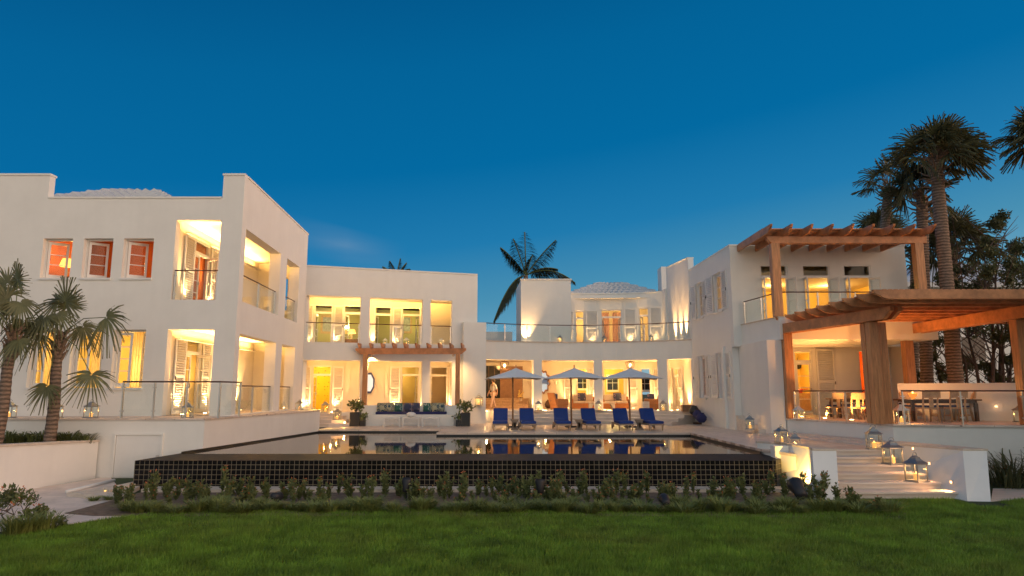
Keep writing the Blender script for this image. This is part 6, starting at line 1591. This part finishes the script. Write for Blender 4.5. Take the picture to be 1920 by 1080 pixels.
def coconut(lab, base, top, fr_list, r=.16, seed=4, scale=1.0):
    g = np.random.default_rng(seed); t = thing('coconut_palm', lab, 'palm tree', base); B = Vector(base); T = Vector(top) - B; tt = np.array(T)
    trunk_mb([(0, 0, 0), tuple(T * .4 + Vector((.15, 0, 0))), tuple(T * .75), tuple(T)], r * 1.4, r, seed).build('trunk', M['trunk'], t, smooth=True)
    V = []; Q = []; paths = []
    for (tx, tz, ty, sag) in fr_list:
        end = tt + np.array((tx, ty, tz)); L_ = np.linalg.norm(end - tt); ctrl = tt + (end - tt) * .5 + np.array((0, 0, sag * L_)); pts = []
        for k in range(13):
            s = k / 12; pts.append((1 - s) ** 2 * tt + 2 * s * (1 - s) * ctrl + s * s * end)
        paths.append([tuple(p) for p in pts])
        nl = 80
        for k in range(nl):
            s = .12 + .87 * k / nl; f = s * 12; i = min(int(f), 11); p = pts[i] + (pts[i + 1] - pts[i]) * (f - i); d = nrm(pts[i + 1] - pts[i]); sd = nrm(np.cross(d, (0, 0, 1)) + 1e-4)
            ll = .34 * L_ * (math.sin(math.pi * min(1, .18 + s * .86)) * .8 + .22) * (.85 + .3 * g.random())
            for sg in (-1, 1):
                q = nrm(d * .75 + sd * sg * (.75 + .2 * g.random()) + np.array((.18, 0, -.45 - .6 * g.random()))); b0 = len(V); w_ = .021 * scale
                e = nrm(np.cross(q, (0, 0, 1)) + 1e-4) * w_; m1 = p + q * ll * .5; m2 = p + q * ll + np.array((0, 0, -.16 * ll))
                V += [p + e * .5, p - e * .5, m1 + e, m1 - e, m2 + e * .15, m2 - e * .15]; Q += [(b0, b0 + 1, b0 + 3, b0 + 2), (b0 + 2, b0 + 3, b0 + 5, b0 + 4)]
    np_mesh('crown', np.array(V), np.array(Q), M['coco'], t); tubes_np(paths, .035 * scale, 5).build('rachis', M['leaf'], t); return t
yc = 50.0; cx_, cz_ = pw_(986, 517, yc)
def tip(u, v, dy, sag): x, z = pw_(u, v, yc); return (x - cx_, z - cz_, dy, sag)
coconut('coconut palm rising behind the square white tower', (cx_ - .8, yc, 0), (cx_, yc, cz_), [tip(938, 462, .4, .12), tip(962, 452, -.8, .1), tip(984, 434, .2, .02), tip(1042, 452, -.3, .10), tip(1079, 530, .2, .35), tip(926, 606, -.6, .42), tip(1048, 500, 1.2, .22), tip(1000, 470, 1.6, .1)], .17, 4, 1.3)
yc = 58.0; cx_, cz_ = pw_(743, 520, yc)
coconut('small coconut palm top peeping over the loggia block parapet', (cx_, yc, 0), (cx_, yc, cz_), [tip(716, 499, .3, .12), tip(733, 492, -.6, .1), tip(750, 484, .2, .05), tip(760, 490, .7, .1), tip(770, 506, -.3, .25), tip(722, 515, .8, .3), tip(765, 520, .6, .3)], .17, 5, 1.5)

def bushy_tree(lab, base, stems, clumps, seed, n=520, sz=.13, m='leaf_dark', cat_='tree', name='leafy_tree'):
    t = thing(name, lab, cat_, base); g = random.Random(seed); b = MB(); B = Vector(base)
    for (dx, dy, h_, r_) in stems:
        pts = [Vector((dx * .15, dy * .15, 0))]
        for k in range(1, 7): f = k / 6; pts.append(Vector((dx * (.15 + .85 * f) + g.uniform(-.12, .12), dy * f + g.uniform(-.12, .12), h_ * f)))
        b.tube(pts, [r_ * (1 - .75 * k / 6) for k in range(7)], 8)
        for k in range(2, 7):
            for q in range(3):
                a = g.random() * 6.28; l_ = h_ * .16 * (1 + g.random()); p = pts[k]; e = p + Vector((math.cos(a) * l_, math.sin(a) * l_, l_ * (.5 + .6 * g.random())))
                b.tube([p, (p + e) / 2 + Vector((0, 0, .06)), e], [r_ * .28, r_ * .18, r_ * .07], 5)
    b.build('trunk', M['bark'], t)
    parts = []
    for i, (cx0_, cy0_, cz0_, rx, rz) in enumerate(clumps):
        k = max(3, int(rx * 4.5)); gg = np.random.default_rng(seed * 50 + i)
        for j in range(k):
            o_ = gg.normal(size=3) * np.array((rx, rx * .8, rz)) * .55
            parts.append(leaves(int(n / k * max(.5, rx)), (cx0_ + o_[0], cy0_ + o_[1], cz0_ + o_[2]), (rx * .42, rx * .42, rz * .38), sz, seed * 991 + i * 37 + j))
    V, Fc = cat(parts); np_mesh('crown', V, Fc, M[m], t); return t
def clpx(base, y, L_, dy=0):
    out = []
    for (u, v, ru, rv) in L_: x, z = pw_(u, v, y); out.append((x - base[0], rng.uniform(-.8, .8), z - base[2], ru * y / F, rv * y / F))
    return out
yb_ = 27.8; bb = (x_at(1868, yb_, 0), yb_, 0)
bushy_tree('tall leafy tree at the right edge with many thin stems', bb, [(-.6, .2, 7.2, .09), (.3, -.2, 8.2, .10), (1.1, .3, 8.6, .10), (-1.3, 0, 5.5, .07), (.8, -.3, 6.5, .07), (1.8, .2, 7.5, .08)], clpx(bb, yb_, [(1893, 410, 34, 32), (1918, 440, 30, 45), (1862, 470, 34, 40), (1900, 510, 36, 40), (1840, 530, 30, 36), (1875, 580, 40, 40), (1915, 590, 36, 50), (1905, 660, 34, 40), (1860, 640, 30, 36), (1840, 690, 26, 26), (1890, 700, 40, 24)]), 31, 1000, .115)
yb_ = 30.0; bb = (x_at(1790, yb_, 0), yb_, 0)
bushy_tree('dark leafy tree behind the thickest palm trunk', bb, [(-.5, 0, 6.0, .09), (.6, .3, 6.6, .09), (0, -.3, 5.0, .08), (1.1, 0, 4.5, .06)], clpx(bb, yb_, [(1800, 500, 36, 40), (1830, 500, 30, 40), (1770, 520, 26, 36), (1810, 560, 40, 40), (1835, 600, 34, 36), (1745, 660, 20, 30), (1760, 690, 24, 26), (1815, 680, 34, 30), (1716, 660, 14, 22), (1722, 700, 16, 22)]), 32, 900, .125)
yb_ = 33.5; bb = (x_at(1895, yb_, 0), yb_, 0)
bushy_tree('dark mass of a leafy tree farthest back at the right edge', bb, [(-.8, 0, 6.0, .1), (.5, .3, 7.0, .1), (1.5, 0, 7.5, .1)], clpx(bb, yb_, [(1905, 470, 36, 40), (1870, 540, 40, 40), (1925, 540, 40, 50), (1895, 620, 46, 40), (1930, 690, 40, 30), (1850, 600, 34, 34)]), 33, 560, .15)
# unseen trees added past the right edge to shade the stairs from the afterglow
for k, (x, y, h_) in enumerate(((20.5, 17.5, 7.0), (19.5, 12.5, 6.5), (22.0, 14.5, 8.0))):
    bushy_tree(('unseen added leafy tree beside the dining terrace, outside the right edge', 'unseen added leafy tree beside the lawn, nearest the camera on the right', 'tallest unseen added leafy tree beyond the lawn on the right')[k], (x, y, 0), [(-.6, .3, h_ * .8, .12), (.7, -.2, h_ * .9, .12)], [(dx, dy, h_ * f, 1.7, 1.4) for dx, dy, f in ((-.9, 0, .3), (.9, .4, .3), (0, -.8, .5), (.3, .8, .6), (-.5, .2, .8), (.6, -.3, .85))], 51 + k, 420, .30)
# neighbouring house
nh = thing('neighbour_house', 'neighbouring pale house half hidden behind the right-hand trees', 'house', (20, 44, 0))
x0 = x_at(1706, 42, 6); z0 = z_at(532, 42); z1 = z_at(512, 42)
loc(MB().box(x0, x0 + 26, 42, 54, 0, z0 - .3), nh).build('wall', M['plaster'], nh)
b = MB(); e0 = x0 - .7
b.add([(e0, 41.3, z0 - .3), (x0 + 27, 41.3, z0 - .3), (x0 + 27, 55, z0 - .3), (e0, 55, z0 - .3), (e0, 41.3, z0), (x0 + 27, 41.3, z0), (x0 + 27, 55, z0), (e0, 55, z0), (x0 + 5, 48, z0 + 2.4), (x0 + 22, 48, z0 + 2.4)], [(3, 2, 1, 0), (0, 1, 5, 4), (1, 2, 6, 5), (2, 3, 7, 6), (3, 0, 4, 7), (4, 5, 9, 8), (5, 6, 9), (6, 7, 8, 9), (7, 4, 8)])
loc(b, nh).build('roof', M['roof_tile'], nh)
for k in range(4):
    f = loc(MB().box(x0 + 3 + 5 * k, x0 + 4.6 + 5 * k, 41.93, 41.99, 4.4, 6.0), nh).build('window', M['white'], nh); loc(MB().box(x0 + 3.1 + 5 * k, x0 + 4.5 + 5 * k, 41.91, 41.93, 4.5, 5.9), nh).build('pane', M['tv'], f)

# ------------------------------------------------------------ bed plants
def flower_plant(seed, h):
    g = random.Random(seed); t = thing('flowering_plant', 'orange-flowered bedding plant in the row along the black tiled pool wall', 'plant', (0, 0, 0), 0, 'flowering plants along the pool wall')
    b = MB(); parts = []; fl = []
    for k in range(6):
        a = g.random() * 6.28; l_ = .12 * g.random() + .03; hh = h * (.55 + .5 * g.random()); e = (math.cos(a) * l_, math.sin(a) * l_, hh)
        b.tube([(0, 0, 0), (e[0] * .4, e[1] * .4, hh * .5), e], [.008, .006, .003], 4)
        for j in range(7):
            f = .2 + .8 * j / 7; parts.append(leaves(4, (e[0] * f, e[1] * f, hh * f), (.03, .03, .03), .075, seed * 100 + k * 10 + j, up=1.2))
        if g.random() < .4: fl.append(leaves(4, (e[0], e[1], hh), (.02, .02, .03), .035, seed * 77 + k, up=.6))
    b.build('stem', M['leaf'], t); V, Fc = cat(parts); np_mesh('foliage', V, Fc, M['leaf'], t)
    if fl: V, Fc = cat(fl); np_mesh('blossoms', V, Fc, M['flower'], t)
    return t
def blades(n, r, h, seed, wd=.012, arch=.5):
    g = np.random.default_rng(seed); V = []; Q = []
    for k in range(n):
        a = g.random() * 6.28; rr = r * g.random() ** .5 * .5; p = np.array((math.cos(a) * rr, math.sin(a) * rr, 0)); d = np.array((math.cos(a + g.normal() * .5), math.sin(a + g.normal() * .5), 0)); hh = h * (.6 + .5 * g.random()); out_ = r * (.3 + .9 * g.random()); sd = np.array((-d[1], d[0], 0)) * wd; b0 = len(V)
        for t_, w_ in ((0, .8), (.45, 1), (.8, .6), (1, .08)):
            c_ = p + d * out_ * t_ ** 1.6 + np.array((0, 0, hh * (t_ - arch * .5 * t_ ** 3))); V += [c_ + sd * w_, c_ - sd * w_]
        for i in range(3): Q.append((b0 + 2 * i, b0 + 2 * i + 1, b0 + 2 * i + 3, b0 + 2 * i + 2))
    return np.array(V), np.array(Q)
protos = [flower_plant(40 + k, .42 + .06 * k) for k in range(5)]
V, Fc = blades(190, .30, .36, 60, .008); tuf = np_mesh('grass_tuft', V, Fc, M['tuft']); tag(tuf, 'low green grass tuft along the lawn edge of the planting bed', 'plant', 'grass tufts along the bed')
V, Fc = blades(170, .36, .28, 61, .009); tuf2 = np_mesh('grass_tuft', V, Fc, M['tuft']); tag(tuf2, 'low green grass tuft along the lawn edge of the planting bed', 'plant', 'grass tufts along the bed')
g = random.Random(12); used = [False] * 7
def put_plant(k, p, sc, rz):
    src = protos[k] if k < 5 else (tuf, tuf2)[k - 5]
    if not used[k]:
        used[k] = True; src.location = p; src.scale = (sc,) * 3; src.rotation_euler = (0, 0, rz)
    else: dup(src, p, rz, sc=sc)
xq = -9.3
while xq < 8.2:
    dense = 1.0 if xq < -6.0 or -2.5 < xq < 3.2 else .7
    if g.random() < dense + .1: put_plant(g.randrange(5), (xq + g.uniform(-.1, .1), g.uniform(16.6, 18.1) if xq > -8.5 else g.uniform(16.2, 18.4), .01), g.uniform(.62, 1.08), g.random() * 6.28)
    if g.random() < .45 * dense: put_plant(g.randrange(5), (xq + g.uniform(-.2, .2), g.uniform(16.0, 17.0), .01), g.uniform(.5, .85), g.random() * 6.28)
    xq += .135
xq = -8.6
while xq < 8.3:
    put_plant(5 + g.randrange(2), (xq + g.uniform(-.12, .12), g.uniform(15.15, 15.7), .01), g.uniform(.6, 1.1), g.random() * 6.28)
    if g.random() < .5: put_plant(5 + g.randrange(2), (xq + g.uniform(-.2, .2), g.uniform(15.7, 16.3), .01), g.uniform(.55, .95), g.random() * 6.28)
    xq += .22
for x, y, s in ((7.75, 16.0, 1.0), (7.5, 15.7, .9), (8.05, 15.5, .85), (7.1, 16.4, .9)): put_plant(g.randrange(5), (x, y, .01), s, g.random() * 6)
# left bush with flowers
bb = (*on_z(25, 985, 0), 0)
t = bushy_tree('rounded orange-flowered shrub at the left edge of the lawn', bb, [(-.5, 0, .5, .02), (.3, .1, .55, .02), (0, -.2, .6, .02)], [(-.9, .2, .36, .5, .34), (-.3, .1, .45, .5, .4), (.2, 0, .38, .42, .34), (.55, -.15, .26, .3, .26), (-.6, -.3, .25, .5, .26)], 71, 620, .075, 'leaf', 'shrub', 'shrub')
parts = [leaves(5, (random.uniform(-1.2, .7), random.uniform(-.5, .2), random.uniform(.25, .72)), (.03, .03, .03), .045, 900 + k) for k in range(16)]; V, Fc = cat(parts); np_mesh('blossoms', V, Fc, M['flower'], t)
for k, (u, v) in enumerate(((70, 1000), (12, 1008), (40, 1003))): p = on_z(u, v, 0); put_plant(5, (p[0], p[1] + .2, .01), 1.15, k * 2.0)
for u, v in ((175, 940), (95, 905), (205, 938)): p = on_z(u, v, 0); put_plant(6, (*p, .01), .5, u)
# strap-leaved plants in the palm bed
V, Fc = blades(46, .55, .62, 81, .022, .8); sp0 = np_mesh('strap_plant', V, Fc, M['leaf']); tag(sp0, 'strap-leaved plant in the raised bed under the fan palms', 'plant', 'strap-leaved plants in the palm bed')
spp = [(-10, 826), (15, 827), (38, 824), (60, 826), (78, 828), (104, 826), (124, 825), (146, 822), (160, 824), (30, 818), (130, 819)]
for k, (u, v) in enumerate(spp):
    x, y = on_z(u, v, 1.05); y = min(y, 21.0); x = x_at(u, y, 1.05)
    if k == 0: sp0.location = (x, y, 1.05)
    else: dup(sp0, (x, y, 1.05), k * 1.3, sc=.75 + .35 * random.random())
# tall grasses in the right corner
V, Fc = blades(90, 1.1, 1.25, 91, .016, .9); rg0 = np_mesh('tall_grass', V, Fc, M['leaf_dark']); tag(rg0, 'tall arching grass clump before the bluish wall at the right edge', 'plant', 'tall grass clumps at the right edge')
for k, (x, y, s) in enumerate(((13.6, 19.3, 1.0), (14.6, 19.0, 1.1), (15.6, 18.6, 1.15), (14.3, 20.0, 1.2), (13.2, 20.2, .8), (15.5, 19.6, 1.2))):
    if k == 0: rg0.location = (x, y, 0); rg0.scale = (s,) * 3
    else: dup(rg0, (x, y, 0), k * 1.1, sc=s)
# garden floodlights
def flood(lab, u, v, h, tilt, big=False):
    x, y = on_z(u, v, 0.02); t = thing('garden_floodlight', lab, 'floodlight', (x, y, .02), 0, 'dark garden floodlights'); s = 1.5 if big else 1.0
    MB().tube([(0, 0, 0), (0, 0, h)], .02, 8).build('stake', M['dark_grey'], t)
    b = MB(); b.lathe([(.04 * s, -.20 * s), (.085 * s, -.18 * s), (.095 * s, -.02 * s), (.12 * s, .05 * s), (.125 * s, .12 * s), (.105 * s, .11 * s)], n=16); b.xf(Matrix.Translation((0, 0, h + .06)) @ Matrix.Rotation(tilt, 4, 'X')); b.build('housing', M['dark_grey'], t, smooth=True)
    return (x, y, h)
flood('low dark dome floodlight at the left part of the bed', 518, 946, .12, R(-100)); flood('dark upright floodlight under the middle of the left pool wall', 762, 938, .32, R(-25)); flood('dark upright floodlight near the centre of the pool wall', 1013, 942, .34, R(-15))
flood('low round dark floodlight in the right part of the bed', 1247, 956, .14, R(-80)); p = flood('largest black floodlight aimed at the stair wall beside the pool end', 1497, 946, .30, R(-60), True)
spot((7.30, 17.55, .36), (.42, .9, .30), 34, (1, .60, .14), 56, .5, .05)

# ------------------------------------------------------------ lawn blades
edge = [on_z(u, v, 0) for u, v in [(-300, 1030), (0, 1006), (95, 991), (240, 970), (330, 962), (500, 956), (960, 953), (1400, 954), (1575, 953), (1584, 940), (1764, 938), (1860, 944), (1940, 935), (2200, 930)]]
ex = np.array([p[0] for p in edge]); ey = np.array([p[1] for p in edge]); od_ = np.argsort(ex); ex, ey = ex[od_], ey[od_]
N_ = 600000
yy = 8.7 + (17.6 - 8.7) * rng.random(N_) ** 1.25; xx = (rng.random(N_) * 2 - 1) * (yy * 1.0 + 1.5)
keep = (yy < np.interp(xx, ex, ey) + rng.normal(size=N_) * .05) & ~((xx > 7.6) & (xx < 8.1) & (yy > 16.15)) & ~((xx > 10.6) & (xx < 11.5) & (yy > 16.05))
xx, yy = xx[keep], yy[keep]; n = len(xx)
cl_ = np.sin(xx * 2.1 + np.sin(yy * 1.7)) * .12 + np.sin(xx * .7 - yy * 1.1) * .15 + np.sin(xx * 5.3 + yy * 3.1) * .08
hh = (.055 + .045 * rng.random(n)) * (1 + cl_); an = rng.random(n) * 6.28; wd = .004 + .005 * rng.random(n); ln_ = rng.normal(size=(n, 2)) * .028 + np.array((.012, -.004))
bx = np.cos(an) * wd; by = np.sin(an) * wd; z0_ = np.zeros(n)
V = np.stack([np.stack([xx - bx, yy - by, z0_], 1), np.stack([xx + bx, yy + by, z0_], 1), np.stack([xx + ln_[:, 0], yy + ln_[:, 1], hh], 1)], 1).reshape(-1, 3)
tag(np_mesh('grass', V, np.arange(3 * n).reshape(-1, 3), M['grass']), 'short mown grass covering the lawn in the foreground', 'grass', kind='stuff')
